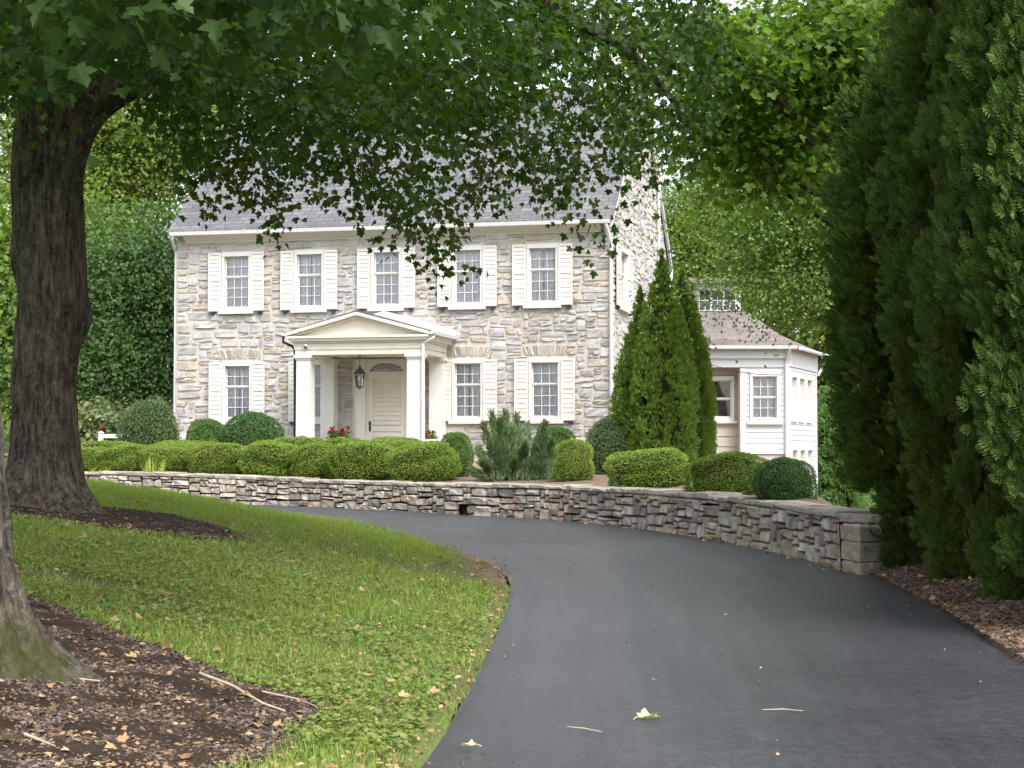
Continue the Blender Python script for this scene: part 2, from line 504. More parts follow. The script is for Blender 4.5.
M['lawn'] = ground_mat('lawn soil and thatch', [(0.13, 0.10, 0.07), (0.10, 0.115, 0.045), (0.12, 0.155, 0.045), (0.20, 0.17, 0.10)])
M['yard'] = ground_mat('yard mulch', [(0.10, 0.07, 0.05), (0.17, 0.125, 0.09), (0.24, 0.185, 0.14)], 1.5, 20)
M['mulch'] = ground_mat('dark mulch', [(0.022, 0.015, 0.011), (0.045, 0.031, 0.022), (0.085, 0.06, 0.045)], 3, 40, 0.9)
M['mulch_strip'] = ground_mat('brown mulch', [(0.05, 0.035, 0.025), (0.10, 0.072, 0.052), (0.18, 0.13, 0.10)], 3, 40, 0.9)
M['dirt'] = ground_mat('bare dirt', [(0.10, 0.075, 0.052), (0.17, 0.13, 0.09), (0.25, 0.20, 0.145)], 3, 30, .7)
M['ground'] = ground_mat('meadow', [(0.06, 0.09, 0.03), (0.09, 0.13, 0.04), (0.11, 0.15, 0.05)], 0.1, 3)


def asphalt_mat():
    m, nt, b = new_mat('asphalt')
    n1 = noise_tex(nt, 0.35, 4, 0.6)
    n2 = noise_tex(nt, 80, 5, 0.8)
    n4 = noise_tex(nt, 14, 8, 0.85)
    n5 = noise_tex(nt, 0.8, 5, 0.7, coord='UV', sc=(1.2, .9, 1))
    n3 = noise_tex(nt, 1.0, 5, 0.65, coord='UV', sc=(3.2, 0.12, 1))
    r = ramp(nt, [(0.3, (0.026, 0.027, 0.031)), (0.7, (0.045, 0.047, 0.054))])
    nt.links.new(n1.outputs[0], r.inputs[0])
    r3 = ramp(nt, [(0.3, (0.82, 0.82, 0.82)), (0.7, (1.22, 1.22, 1.23))])
    nt.links.new(n3.outputs[0], r3.inputs[0])
    c = mix(nt, r.outputs[0], r3.outputs[0], 1.0, 'MULTIPLY')
    r4 = ramp(nt, [(0.38, (0.6, 0.6, 0.6)), (0.62, (1.42, 1.42, 1.42))])
    nt.links.new(n4.outputs[0], r4.inputs[0])
    c = mix(nt, c, r4.outputs[0], 1.0, 'MULTIPLY')
    r5 = ramp(nt, [(0.482, (1, 1, 1)), (0.5, (.72, .72, .72)), (0.518, (1, 1, 1))])
    nt.links.new(n5.outputs[0], r5.inputs[0])
    c = mix(nt, c, r5.outputs[0], .6, 'MULTIPLY')
    r2 = ramp(nt, [(0.3, (0.5, 0.5, 0.5)), (0.55, (1.05, 1.05, 1.05)), (0.7, (2.6, 2.6, 2.5))])
    nt.links.new(n2.outputs[0], r2.inputs[0])
    c = mix(nt, c, r2.outputs[0], 1.0, 'MULTIPLY')
    nt.links.new(c, b.inputs['Base Color'])
    rr = N(nt, 'ShaderNodeMapRange'); rr.inputs['To Min'].default_value = 0.46; rr.inputs['To Max'].default_value = 0.34
    nt.links.new(n3.outputs[0], rr.inputs[0])
    nt.links.new(rr.outputs[0], b.inputs['Roughness'])
    b.inputs['Specular IOR Level'].default_value = 0.5
    b.inputs['Sheen Weight'].default_value = 0.05
    b.inputs['Sheen Roughness'].default_value = 0.25
    b.inputs['Sheen Tint'].default_value = (0.86, 0.9, 1.0, 1)
    add_bump(nt, b, n2.outputs[0], 0.3, 0.003)
    return m
M['asphalt'] = asphalt_mat()

# ------------------------------------------------------------------ terrain
EDGE_L = [(-1.1, -8), (-.9, 0), (-.62, 5), (-.45, 7.8), (-.36, 8.8), (-.2, 11.5), (-.1, 13.9), (-.02, 17.1), (-.12, 19), (-.45, 21), (-.98, 23.1),
          (-1.9, 26.3), (-3.2, 29.2), (-5.2, 31.6), (-8, 33.2), (-12, 34), (-25, 34.5), (-60, 34.6)]
EDGE_R = [(3.0, -8), (3.1, 0), (3.2, 5), (3.3, 8), (3.34, 9.2), (3.43, 11.4), (3.7, 14.6), (3.9, 18.7), (3.65, 21.1), (3.25, 23.5), (2.85, 25.2),
          (.9, 29.9), (-.93, 32.15), (-3.45, 34.75), (-6.2, 36.65), (-9.3, 37.9), (-20, 39.1), (-60, 39.3)]
el = catmull(EDGE_L, 260)
er = catmull(EDGE_R, 260)


def drive_z(x, y):
    return 0.01 * np.asarray(y)


SEG_A, SEG_B = el[:-1], el[1:]
def edge_dist(x, y):
    x = np.asarray(x, dtype=float).ravel(); y = np.asarray(y, dtype=float).ravel()
    out = np.empty(len(x))
    d = SEG_B - SEG_A
    L2 = (d ** 2).sum(1)
    for k in range(0, len(x), 4000):
        px = x[k:k + 4000, None]; py = y[k:k + 4000, None]
        t = np.clip(((px - SEG_A[:, 0]) * d[:, 0] + (py - SEG_A[:, 1]) * d[:, 1]) / L2, 0, 1)
        dd = (px - SEG_A[:, 0] - t * d[:, 0]) ** 2 + (py - SEG_A[:, 1] - t * d[:, 1]) ** 2
        i = dd.argmin(1)
        side = d[i, 0] * (py[:, 0] - SEG_A[i, 1]) - d[i, 1] * (px[:, 0] - SEG_A[i, 0])
        out[k:k + 4000] = np.sqrt(dd.min(1)) * np.sign(side)
    return out


def lawn_z(x, y):
    x = np.asarray(x, dtype=float); y = np.asarray(y, dtype=float)
    s = np.maximum(edge_dist(x, y), 0).reshape(x.shape)
    bump = 0.95 * (1 - np.exp(-(s / 3.6) ** 1.6))
    return 0.01 * y + 0.014 + bump + 0.05 * (vnoise(x, y, 0.7) - 0.5) * np.clip(s, 0, 1)


# wall line (front face at base), right end -> left end
WALL = [(3.85, 18.7), (3.60, 21.1), (3.18, 23.5), (2.78, 25.1), (2.06, 27.4), (.84, 29.9), (-.98, 32.1), (-3.51, 34.7), (-6.2, 36.6), (-9.3, 37.8), (-14, 38.7), (-20, 39.2)]
WTOP = [.80, .83, .855, .87, .885, .895, .885, .885, .97, 1.03, 1.05, 1.06]
_wl = catmull(WALL, 600)
_wt = np.interp(np.linspace(0, len(WALL) - 1, 600), np.arange(len(WALL)), WTOP)
_wo = np.argsort(_wl[:, 0])
def wall_y(x): return np.interp(x, _wl[_wo, 0], _wl[_wo, 1])
def wall_top(x): return np.interp(x, _wl[_wo, 0], _wt[_wo])


def yard_z(x, y):
    x = np.asarray(x, dtype=float); y = np.asarray(y, dtype=float)
    wy = wall_y(x)
    t = sstep(0.2, 6, y - wy)
    z = (wall_top(x) - 0.05 - .20 * sstep(1.8, 3.2, x)) * (1 - t) + 0.96 * t
    z = z - 1.75 * sstep(0, 2.6, x - 3.75 - .055 * (y - 20))
    return z + 0.04 * (vnoise(x, y, 1.3) - 0.5)


# ground out to the horizon
nb = NB()
g = np.array([-600, -250, -120, -70, 70, 120, 250, 600], dtype=float)
P = np.array([[(x, y, -1.25) for x in g] for y in (-300, -60, -12, 40, 80, 160, 320, 900)])
nb.grid(P)
tag(nb.build('ground', M['ground']), kind='structure')

# driveway
nb = NB()
cols = np.linspace(0, 1, 24)
P = np.zeros((260, 24, 3))
for j, c in enumerate(cols):
    P[:, j, 0] = el[:, 0] * (1 - c) + er[:, 0] * c
    P[:, j, 1] = el[:, 1] * (1 - c) + er[:, 1] * c
P[:, :, 2] = drive_z(0, P[:, :, 1]) + 0.02 * np.sin(cols * PI)[None, :] - 0.02 + 0.012 * (vnoise(P[:, :, 0], P[:, :, 1], 0.6) - 0.5)
nb.grid(P[:, ::-1])
drv = tag(nb.build('driveway', M['asphalt'], smooth=True), kind='structure')
_mid = (el + er) / 2
_len = np.concatenate([[0], np.cumsum(np.linalg.norm(np.diff(_mid, axis=0), axis=1))])
_uv = np.stack([np.broadcast_to((cols * 4.0)[None, ::-1], (260, 24)), np.broadcast_to(_len[:, None], (260, 24))], -1).reshape(-1, 2)
_l = drv.data.uv_layers.new(name='UVMap')
_vi = np.empty(len(drv.data.loops), dtype=np.int32); drv.data.loops.foreach_get('vertex_index', _vi)
_l.data.foreach_set('uv', _uv[_vi].astype(np.float32).ravel())

# lawn
nb = NB()
ys = np.concatenate([np.linspace(-8, 5, 30), np.linspace(5.1, 26, 220), np.linspace(26.2, 34.4, 60)])
ex = np.interp(ys, el[:, 1], el[:, 0]) + 0.10 * (fnoise(ys * 0, ys, 2.0) - 0.5)
k = np.concatenate([np.linspace(0, 1, 40) ** 1.2 * 4, 4 + np.linspace(0.05, 1, 60) ** 1.5 * 56])
P = np.zeros((len(ys), len(k), 3))
P[:, :, 0] = ex[:, None] - k[None, :]
P[:, :, 1] = ys[:, None]
P[:, :, 2] = lawn_z(P[:, :, 0], P[:, :, 1])
P[:, 0, 2] = 0.01 * ys - 0.03
nb.grid(P[:, ::-1])
tag(nb.build('lawn', M['lawn'], smooth=True), kind='structure')

# planting strip beside the driveway on the right
nb = NB()
ys = np.linspace(-8, 22, 150)
exr = np.interp(ys, er[:60 + 80, 1], er[:60 + 80, 0]) if False else np.interp(ys, [-8, 0, 5, 8, 9.2, 11.4, 14.6, 18.7, 22], [3.0, 3.1, 3.2, 3.3, 3.34, 3.43, 3.7, 3.9, 4.0])
exr = exr + 0.12 * (fnoise(ys * 0 + 5, ys, 1.7) - 0.5)
k = np.concatenate([np.linspace(0, 2.2, 34), np.linspace(2.4, 9, 12)])
P = np.zeros((len(ys), len(k), 3))
P[:, :, 0] = exr[:, None] + k[None, :]
P[:, :, 1] = ys[:, None]
P[:, :, 2] = 0.01 * ys[:, None] + 0.01 + 0.10 * sstep(0, 0.8, k)[None, :] - 1.4 * sstep(2.6, 8, k)[None, :] + 0.05 * (vnoise(P[:, :, 0], P[:, :, 1], 2.0) - 0.5) * sstep(0, .3, k)[None, :]
P[:, 0, 2] = 0.01 * ys - 0.04
nb.grid(P)
tag(nb.build('planting_strip', M['mulch_strip'], smooth=True), kind='structure')

# upper yard behind the stone wall
nb = NB()
xs = np.concatenate([np.linspace(-60, -12, 30), np.linspace(-11.5, 9.5, 120), np.linspace(10, 60, 30)])
k = np.concatenate([[0.25, 0.25], np.linspace(0.5, 8, 40), np.linspace(8.6, 30, 50), np.linspace(32, 120, 20)])
P = np.zeros((len(k), len(xs), 3))
wy = np.where(xs > 3.85, 19.0, wall_y(xs))
P[:, :, 0] = xs[None, :]
P[:, :, 1] = wy[None, :] + k[:, None]
P[:, :, 2] = yard_z(P[:, :, 0], P[:, :, 1])
P[0, :, 2] = -1.3
nb.grid(P)
tag(nb.build('upper_yard', M['yard'], smooth=True), kind='structure')

# ------------------------------------------------------------------ stone packing
def pack(nx, ny, occ, seed, wr=(2, 7), hr=(1, 3), hw=None):
    r = random.Random(seed)
    occ = occ.copy()
    out = []
    for j in range(ny):
        i = 0
        while i < nx:
            if occ[i, j]:
                i += 1; continue
            h = r.choices(range(hr[0], hr[1] + 1), weights=hw)[0] if hw else r.randint(*hr)
            w = max(r.randint(*wr), h)
            w2 = 0
            while w2 < w and i + w2 < nx and not occ[i + w2, j]: w2 += 1
            # avoid slivers
            if i + w2 < nx and not occ[i + w2, j] and (i + w2 + 1 >= nx or occ[min(i + w2 + 1, nx - 1), j]) : w2 += 1
            h2 = 1
            while h2 < h and j + h2 < ny and not occ[i:i + w2, j + h2].any(): h2 += 1
            occ[i:i + w2, j:j + h2] = True
            out.append((i, j, w2, h2))
            i += w2
    return out


GA = np.array([-1, -.84, -.3, .3, .84, 1.0])
GB = np.array([-1, -.74, 0, .74, 1.0])
def stones(nb, rects, lat, pos, gap, depth, seed, mat=0, rough=0.35):
    """rects in lattice cells; lat (nx+1,ny+1,2) 2D positions; pos(u,w,d)->3D arrays"""
    r = np.random.default_rng(seed)
    for (i, j, w, h) in rects:
        c00, c10, c11, c01 = lat[i, j], lat[i + w, j], lat[i + w, j + h], lat[i, j + h]
        ctr = (c00 + c10 + c11 + c01) / 4
        W = np.linalg.norm(c10 - c00); Hh = np.linalg.norm(c01 - c00)
        if W < gap * 1.6 or Hh < gap * 1.6: continue
        A, B = np.meshgrid(GA, GB, indexing='ij')
        ra = r.uniform(0.02, 0.16, 4)
        sa = np.where(B > 0, ra[0], ra[1]); sb = np.where(A > 0, ra[2], ra[3])
        a = A * (1 - sa * np.abs(B) ** 3 * np.abs(A)) * (1 - gap / W)
        b = B * (1 - sb * np.abs(A) ** 3 * np.abs(B)) * (1 - gap / Hh)
        a = a + r.normal(0, 0.03, a.shape) * (0.1 / max(W, .1)); b = b + r.normal(0, 0.03, b.shape) * (0.1 / max(Hh, .08))
        a2 = (a + 1) / 2; b2 = (b + 1) / 2
        Q = (c00 * ((1 - a2) * (1 - b2))[..., None] + c10 * (a2 * (1 - b2))[..., None] + c11 * (a2 * b2)[..., None] + c01 * ((1 - a2) * b2)[..., None])
        D = depth * r.uniform(0.6, 1.2)
        ins = (np.maximum(np.abs(A), np.abs(B)) < 0.99)
        dd = np.where(ins, D * (1 + r.normal(0, rough, A.shape) * 0.6 + (A * r.normal(0, .2) + B * r.normal(0, .25))), -0.03)
        V = pos(Q[..., 0], Q[..., 1], dd)
        nb.grid(V, mat)


def lattice(nx, ny, u0, u1, w0, w1, jit, seed):
    r = np.random.default_rng(seed)
    uu = np.linspace(u0, u1, nx + 1); ww = np.linspace(w0, w1, ny + 1)
    L = np.stack(np.meshgrid(uu, ww, indexing='ij'), -1)
    J = r.normal(0, 1, L.shape) * np.array([jit[0], jit[1]])
    J = np.clip(J, [-2 * jit[0], -2 * jit[1]], [2 * jit[0], 2 * jit[1]])
    J[0, :, 0] = 0; J[-1, :, 0] = 0; J[:, 0, 1] = 0; J[:, -1, 1] = 0
    return L + J


# ------------------------------------------------------------------ stone retaining wall
def build_wall():
    w = thing('stone_wall', 'low dry stone retaining wall curving along the far side of the driveway', 'wall', (3.85, 18.7, 0.18))
    loc = Vector((3.85, 18.7, 0.18))
    pts = np.vstack([[(4.95, 19.25)], WALL])
    tops = np.concatenate([[.80], WTOP])
    fine = np.vstack([np.linspace(pts[0], pts[1], 40)[:-1], catmull(WALL, 600)])
    ft = np.concatenate([np.full(39, .80), np.interp(np.linspace(0, len(WALL) - 1, 600), np.arange(len(WALL)), WTOP)])
    seg = np.linalg.norm(np.diff(fine, axis=0), axis=1)
    S = np.concatenate([[0], np.cumsum(seg)])
    tot = S[-1]
    tan = np.gradient(fine, axis=0); tan /= np.linalg.norm(tan, axis=1, keepdims=True)
    nor = np.stack([-tan[:, 1], tan[:, 0]], 1)          # to the left of travel: toward the drive
    # travel goes away from camera to the left; drive lies on the left-hand side
    def pos(u, v, d):
        x = np.interp(u, S, fine[:, 0]); y = np.interp(u, S, fine[:, 1])
        nx = np.interp(u, S, nor[:, 0]); ny = np.interp(u, S, nor[:, 1])
        top = np.interp(u, S, ft)
        base = 0.01 * y - 0.06
        z = base + v * (top - 0.075 - base)
        lean = 0.03 * (1 - v)
        dd = d + lean - 0.02
        return np.stack([x + nx * dd - loc.x, y + ny * dd - loc.y, z - loc.z], -1)
    nx = int(tot / 0.075); ny = 10
    occ = np.zeros((nx, ny), bool)
    # drain hole low in the wall
    hole_p = np.array([-.90, 32.0]); sh = S[np.argmin(((fine - hole_p) ** 2).sum(1))]
    i0 = int((sh - 0.14) / tot * nx)
    occ[i0:i0 + 4, 0:4] = True
    lat = lattice(nx, ny, 0, tot, 0, 1, (0.017, 0.018), 5)
    nb = NB()
    stones(nb, pack(nx, ny, occ, 21, (2, 6), (1, 4), [2, 5, 4, 1]), lat, pos, 0.017, 0.045, 6, rough=0.35)
    nb.build('stone_face', M['drystone'], w)
    # big squared corner blocks at the free end
    r5 = random.Random(8)
    za = 0.10
    for hh, lw, ld in ((.20, .74, .30), (.22, .58, .46), (.18, .70, .30)):
        e1 = Vector((-.14, .99, 0)); e2 = Vector((.89, .45, 0))
        c = Vector((3.80, 18.62, za)) - loc
        nb = NB()
        gx = np.array([0, .06, .5, .94, 1.0])
        for (o, a_, b_) in ((Vector((0, 0, 0)), e1 * lw, Vector((0, 0, hh - .012))), (Vector((0, 0, 0)), e2 * ld, Vector((0, 0, hh - .012))), (Vector((0, 0, hh - .012)), e1 * lw, e2 * ld), (e1 * lw, e2 * ld, Vector((0, 0, hh - .012))), (e2 * ld, e1 * lw, Vector((0, 0, hh - .012)))):
            Pq = np.array([[tuple(c + o + a_ * x + b_ * y) for y in gx] for x in gx])
            nn = a_.cross(b_).normalized(); out_ = (o + a_ * .5 + b_ * .5) - (e1 * lw * .5 + e2 * ld * .5 + Vector((0, 0, hh * .5)))
            if nn.dot(out_) < 0: nn = -nn
            for i in range(1, 4):
                for j in range(1, 4): Pq[i, j] += np.array(nn) * r5.uniform(.008, .03)
            nb.grid(Pq)
        nb.build('corner_stone', M['drystone'], w)
        za += hh
    # earth core behind the stones
    nb = NB()
    u = np.linspace(0.02, tot, 260)
    prof = [(-0.12, 0.0), (-0.12, 1.0), (-0.5, 1.0), (-0.5, 0.0)]
    P = np.stack([pos(u, np.full_like(u, v), np.full_like(u, d)) for d, v in prof], 1)
    nb.grid(P)
    nb.build('core', M['soil'], w)
    # cap stones
    nb = NB()
    r = np.random.default_rng(9)
    s = 0.0
    while s < tot - 0.3:
        L = r.uniform(0.25, 0.7)
        e = min(s + L, tot - 0.01)
        us = np.linspace(s + 0.006, e - 0.006, 5)
        th = r.uniform(0.06, 0.10); o = r.uniform(-0.015, 0.03); bz = r.uniform(-0.015, 0.008)
        ring = []
        for (d, dz) in [(-0.48, 0), (o + .02, 0.0), (o + 0.045, 0.02), (o + 0.04, th - .015), (o + 0.0, th), (-0.2, th + r.normal(0, .006)), (-0.48, th)]:
            q = pos(us, np.ones(5), np.full(5, d) + r.normal(0, 0.006, 5))
            q[:, 2] += dz + bz + r.normal(0, 0.004, 5)
            ring.append(q)
        P = np.stack(ring, 1)
        base = nb.nv
        nb.grid(P, wrap=True)
        for q in (0, 4):
            ids = [base + q * 7 + i for i in range(7)]
            nb.L.append(np.array(ids)); nb.S.append(np.array([nb.nl])); nb.M.append(np.array([0])); nb.nl += 7
        s = e
    nb.build('cap_stones', M['capstone'], w)
build_wall()

# ------------------------------------------------------------------ the stone house
HZ = 0.96
HANG = math.radians(-13)
HO = (-9.55, 48.3)
HL, HD, HE, HR = 12.5, 11.5, 6.6, 11.55      # length, depth, eave height, ridge height
house = thing('stone_house', 'two storey stone house with slate roof, cream shutters and columned porch', 'house', (HO[0], HO[1], HZ), HANG)

WIN2 = [1.83, 4.0, 6.25, 8.56, 10.66]
WIN1 = [1.87, 4.25, 8.57, 10.72]
W2Z, W1Z = (4.47, 6.10), (1.35, 3.0)
openings = [(c - .43, c + .43, W2Z[0] - .02, W2Z[1] + .03) for c in WIN2] + [(c - .43, c + .43, W1Z[0] - .02, W1Z[1] + .03) for c in WIN1]
DOOR = (5.28, 7.22, 0.3, 3.06)
openings.append(DOOR)
gable_open = [(1.25, 2.75, 4.5, 6.2), (1.25, 2.75, 1.4, 3.05)]


def wall_sheet(nb, u0, u1, z0, z1, ops, pos, depth):
    us = sorted({u0, u1, *[o[0] for o in ops], *[o[1] for o in ops]})
    zs = sorted({z0, z1, *[o[2] for o in ops], *[o[3] for o in ops]})
    for a, b in zip(us[:-1], us[1:]):
        for c, d in zip(zs[:-1], zs[1:]):
            m, n = (a + b) / 2, (c + d) / 2
            if any(o[0] < m < o[1] and o[2] < n < o[3] for o in ops): continue
            nb.block([pos(a, c, 0), pos(b, c, 0), pos(b, d, 0), pos(a, d, 0)], [(0, 1, 2, 3)])
    for o in ops:    # reveals
        for (a, c), (b, d) in (((o[0], o[2]), (o[1], o[2])), ((o[1], o[2]), (o[1], o[3])), ((o[1], o[3]), (o[0], o[3])), ((o[0], o[3]), (o[0], o[2]))):
            nb.block([pos(a, c, 0), pos(b, d, 0), pos(b, d, -depth), pos(a, c, -depth)], [(0, 1, 2, 3)])


fpos = lambda u, z, d: (u, -d, z)
gpos = lambda u, z, d: (HL + d, u, z)
nb = NB()
wall_sheet(nb, 0, HL, -0.6, HE, openings, fpos, 0.3)
wall_sheet(nb, 0, HD, -0.6, HE, gable_open, gpos, 0.3)
nb.block([(HL, 0, HE), (HL, HD, HE), (HL, HD / 2, HR)], [(0, 1, 2)])
nb.block([(0, 0, -.6), (0, HD, -.6), (0, HD, HE), (0, HD / 2, HR), (0, 0, HE)], [(4, 3, 2, 1, 0)])
nb.block([(0, HD, -.6), (HL, HD, -.6), (HL, HD, HE), (0, HD, HE)], [(0, 1, 2, 3)])
nb.build('wall', M['mortar'], house)
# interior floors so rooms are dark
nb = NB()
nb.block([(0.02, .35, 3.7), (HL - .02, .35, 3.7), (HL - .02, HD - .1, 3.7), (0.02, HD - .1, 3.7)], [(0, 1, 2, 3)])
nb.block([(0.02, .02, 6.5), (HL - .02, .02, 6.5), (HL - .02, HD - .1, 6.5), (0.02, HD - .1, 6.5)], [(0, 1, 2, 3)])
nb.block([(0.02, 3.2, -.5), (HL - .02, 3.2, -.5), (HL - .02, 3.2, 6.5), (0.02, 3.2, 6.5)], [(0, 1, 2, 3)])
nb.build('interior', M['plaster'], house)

# facing stones
cw, ch = 0.092, 0.073
nx, ny = int(HL / cw), int((HE + .1) / ch)
z0 = -0.1
occ = np.zeros((nx, ny), bool)
def mark(o, pad=0.0):
    occ[max(0, int(round((o[0] - pad) / HL * nx))):int(round((o[1] + pad) / HL * nx)), max(0, int(round((o[2] - z0) / (HE - z0) * ny))):int(round((o[3] - z0) / (HE - z0) * ny))] = True
for o in openings: mark(o)
arches = [(c - .62, c + .62, W1Z[1] + .06, W1Z[1] + .43) for c in WIN1 if c != 4.25]
for o in arches: mark(o)
lat = lattice(nx, ny, 0, HL, z0, HE, (0.030, 0.024), 31)
nb = NB()
arr = lambda u, z, d: np.stack([u, -d, z], -1)
stones(nb, pack(nx, ny, occ, 4, (2, 9), (1, 4), [2, 5, 4, 2]), lat, arr, 0.024, 0.032, 33, rough=0.45)
nb.build('stone_facing', M['stone'], house)
r_ = random.Random(3)
for o in arches:
    nb = NB()
    n = 13
    cx = (o[0] + o[1]) / 2
    e = [o[0] + .05 + (o[1] - o[0] - .1) * (i + r_.uniform(-.15, .15) * (0 < i < n)) / n for i in range(n + 1)]
    sl = lambda x: (x - cx) * 0.16
    L2 = np.zeros((n + 1, 2, 2))
    for i in range(n + 1):
        L2[i, 0] = (e[i] - sl(e[i]) * .5, o[2]); L2[i, 1] = (e[i] + sl(e[i]), o[3] - abs(e[i] - cx) * .06)
    stones(nb, [(i, 0, 1, 1) for i in range(n)], L2, arr, 0.02, 0.035, 77, rough=0.3)
    nb.build('window_arch', M['stone_arch'], house)
# gable facing
nx, nyg = int(HD / 0.13), int((HR + .1) / .095)
occ = np.zeros((nx, nyg), bool)
zz = z0 + (np.arange(nyg) + .5) * (HR - z0) / nyg
uu = (np.arange(nx) + .5) * HD / nx
lim = HE + (HR - HE) * (1 - np.abs(uu - HD / 2) / (HD / 2))
occ |= zz[None, :] > lim[:, None] - 0.12
for o in gable_open:
    occ[int(round(o[0] / HD * nx)):int(round(o[1] / HD * nx)), int(round((o[2] - z0) / (HR - z0) * nyg)):int(round((o[3] - z0) / (HR - z0) * nyg))] = True
lat = lattice(nx, nyg, 0, HD, z0, HR, (0.03, 0.025), 41)
nb = NB()
stones(nb, pack(nx, nyg, occ, 14, (2, 6), (1, 4), [2, 5, 3, 1]), lat, lambda u, z, d: np.stack([HL + d, u, z], -1), 0.026, 0.03, 43, rough=0.4)
nb.build('gable_facing', M['stone_gable'], house)


def slats_panel(nb, u0, u1, z0, z1, pos_box, n):
    """louvred shutter: stiles, rails and tilted slats"""
    s = 0.05
    pos_box(u0, u0 + s, z0, z1, 0.0, 0.04)
    pos_box(u1 - s, u1, z0, z1, 0.0, 0.04)
    pos_box(u0 + s, u1 - s, z0 + .02, z1 - .02, 0.002, 0.008)
    zm = z0 + (z1 - z0) * 0.53
    for a, b in ((z0, z0 + .09), (zm - .035, zm + .035), (z1 - .07, z1)):
        pos_box(u0 + s, u1 - s, a, b, 0.0, 0.038)


def add_window(parent, cu, z0, z1, P, rows=(2, 3), hw=.365, seed=0, shutters=(True, True), sill=True, cur='curtain', cols_=3, shw=.385):
    """P(u,z,d)->local xyz ; d outward. window part with sash, pane, curtain, sill, shutter sub-parts"""
    def boxer(nb):
        def f(u0, u1, a, b, d0, d1, mat=0):
            v = [P(u0, a, d0), P(u1, a, d0), P(u1, b, d0), P(u0, b, d0), P(u0, a, d1), P(u1, a, d1), P(u1, b, d1), P(u0, b, d1)]
            nb.block(v, [(0, 1, 2, 3), (7, 6, 5, 4), (4, 5, 1, 0), (5, 6, 2, 1), (6, 7, 3, 2), (7, 4, 0, 3)], mat)
        return f
    nb = NB(); bx = boxer(nb)
    u0, u1 = cu - hw, cu + hw
    bx(u0 - .075, u0, z0 + .07, z1 - .1, -.10, .07); bx(u1, u1 + .075, z0 + .07, z1 - .1, -.10, .07)
    bx(u0 - .075, u1 + .075, z1 - .1, z1 + .03, -.10, .08)
    bx(u0 - .075, u1 + .075, z0 - .015, z0 + .07, -.10, .075)
    win = nb.build('window', M['paint'], parent)
    # sashes
    a, b = z0 + .07, z1 - .1
    zm = b - (b - a) * rows[0] / (rows[0] + rows[1])
    nb = NB(); bx = boxer(nb)
    for (p, q, n, d) in ((zm, b, rows[0], -.045), (a, zm, rows[1], -.075)):
        bx(u0, u1, p, p + .045, d - .03, d); bx(u0, u1, q - .035, q, d - .03, d)
        bx(u0, u0 + .035, p + .045, q - .035, d - .03, d); bx(u1 - .035, u1, p + .045, q - .035, d - .03, d)
        iw = (u1 - u0 - .07)
        for i in range(1, cols_):
            x = u0 + .035 + iw * i / cols_
            bx(x - .009, x + .009, p + .045, q - .035, d - .025, d - .003)
        for i in range(1, n):
            y = p + .045 + (q - p - .08) * i / n
            bx(u0 + .035, u1 - .035, y - .009, y + .009, d - .024, d - .004)
    nb.build('sash', M['paint'], win)
    nb = NB()
    nb.block([P(u0, zm, -.060), P(u1, zm, -.060), P(u1, b, -.060), P(u0, b, -.060)], [(0, 1, 2, 3)])
    nb.block([P(u0, a, -.090), P(u1, a, -.090), P(u1, zm, -.090), P(u0, zm, -.090)], [(0, 1, 2, 3)])
    nb.build('pane', M['glass'], win)
    if cur:
        r = np.random.default_rng(seed + 100)
        nb = NB()
        gap = r.uniform(-.03, .01)
        for (p, q, flip) in ((u0 - .04, cu - gap, 1), (cu + gap, u1 + .04, -1)):
            us = np.linspace(p, q, 36); zs = np.linspace(a - .05, b + .06, 8)
            ph = r.uniform(0, 6); fr = r.uniform(38, 52)
            Q = np.zeros((8, 36, 3))
            for i, z in enumerate(zs):
                pull = 1 - 0.10 * flip * 0 * (1 - i / 7)
                dd = -.145 + .024 * np.sin(us * fr + ph + .4 * math.sin(i * .7)) + .014 * np.sin(us * fr * 2.3 + ph * 2)
                for jx in range(36):
                    Q[i, jx] = P(us[jx], z, dd[jx])
            nb.grid(Q)
        nb.build('curtain', M['curtain'] if cur == 'curtain' else cur, win, smooth=True)
    if sill:
        nb = NB(); bx = boxer(nb)
        bx(u0 - .16, u1 + .16, z0 - .10, z0 - .017, -.05, .13)
        nb.build('sill', M['cream'], win)
    for s, on in zip((-1, 1), shutters):
        if not on: continue
        nb = NB(); bx = boxer(nb)
        x0 = u0 - .085 - shw if s < 0 else u1 + .085
        x1 = x0 + shw
        off = .07
        pb = lambda p, q, c, d, e, f: bx(p, q, c, d, off + e, off + f)
        slats_panel(nb, x0, x1, z0 - .02, z1 + .01, pb, 1)
        zmid = z0 - .02 + (z1 - z0 + .03) * .53
        for (qa, qb) in ((z0 + .07, zmid - .035), (zmid + .035, z1 - .06)):
            n = 6
            for i in range(n):
                za = qa + (qb - qa) * i / n; zb_ = qa + (qb - qa) * (i + .97) / n
                v = [P(x0 + .05, za, off + .031), P(x1 - .05, za, off + .031), P(x1 - .05, zb_, off + .018), P(x0 + .05, zb_, off + .018),
                     P(x0 + .05, za, off + .009), P(x1 - .05, za, off + .009), P(x1 - .05, zb_, off + .009), P(x0 + .05, zb_, off + .009)]
                nb.block(v, [(0, 1, 2, 3), (4, 5, 1, 0), (3, 2, 6, 7)])
        # shutter dog
        xm = (x0 + x1) / 2 + s * .07
        bx(xm - .07, xm + .07, z0 - .085, z0 - .045, .03, .11, 1); bx(xm - .02, xm + .02, z0 - .13, z0 - .085, .03, .105, 1)
        nb.build('shutter', [M['shutter'], M['iron']], win)
    return win


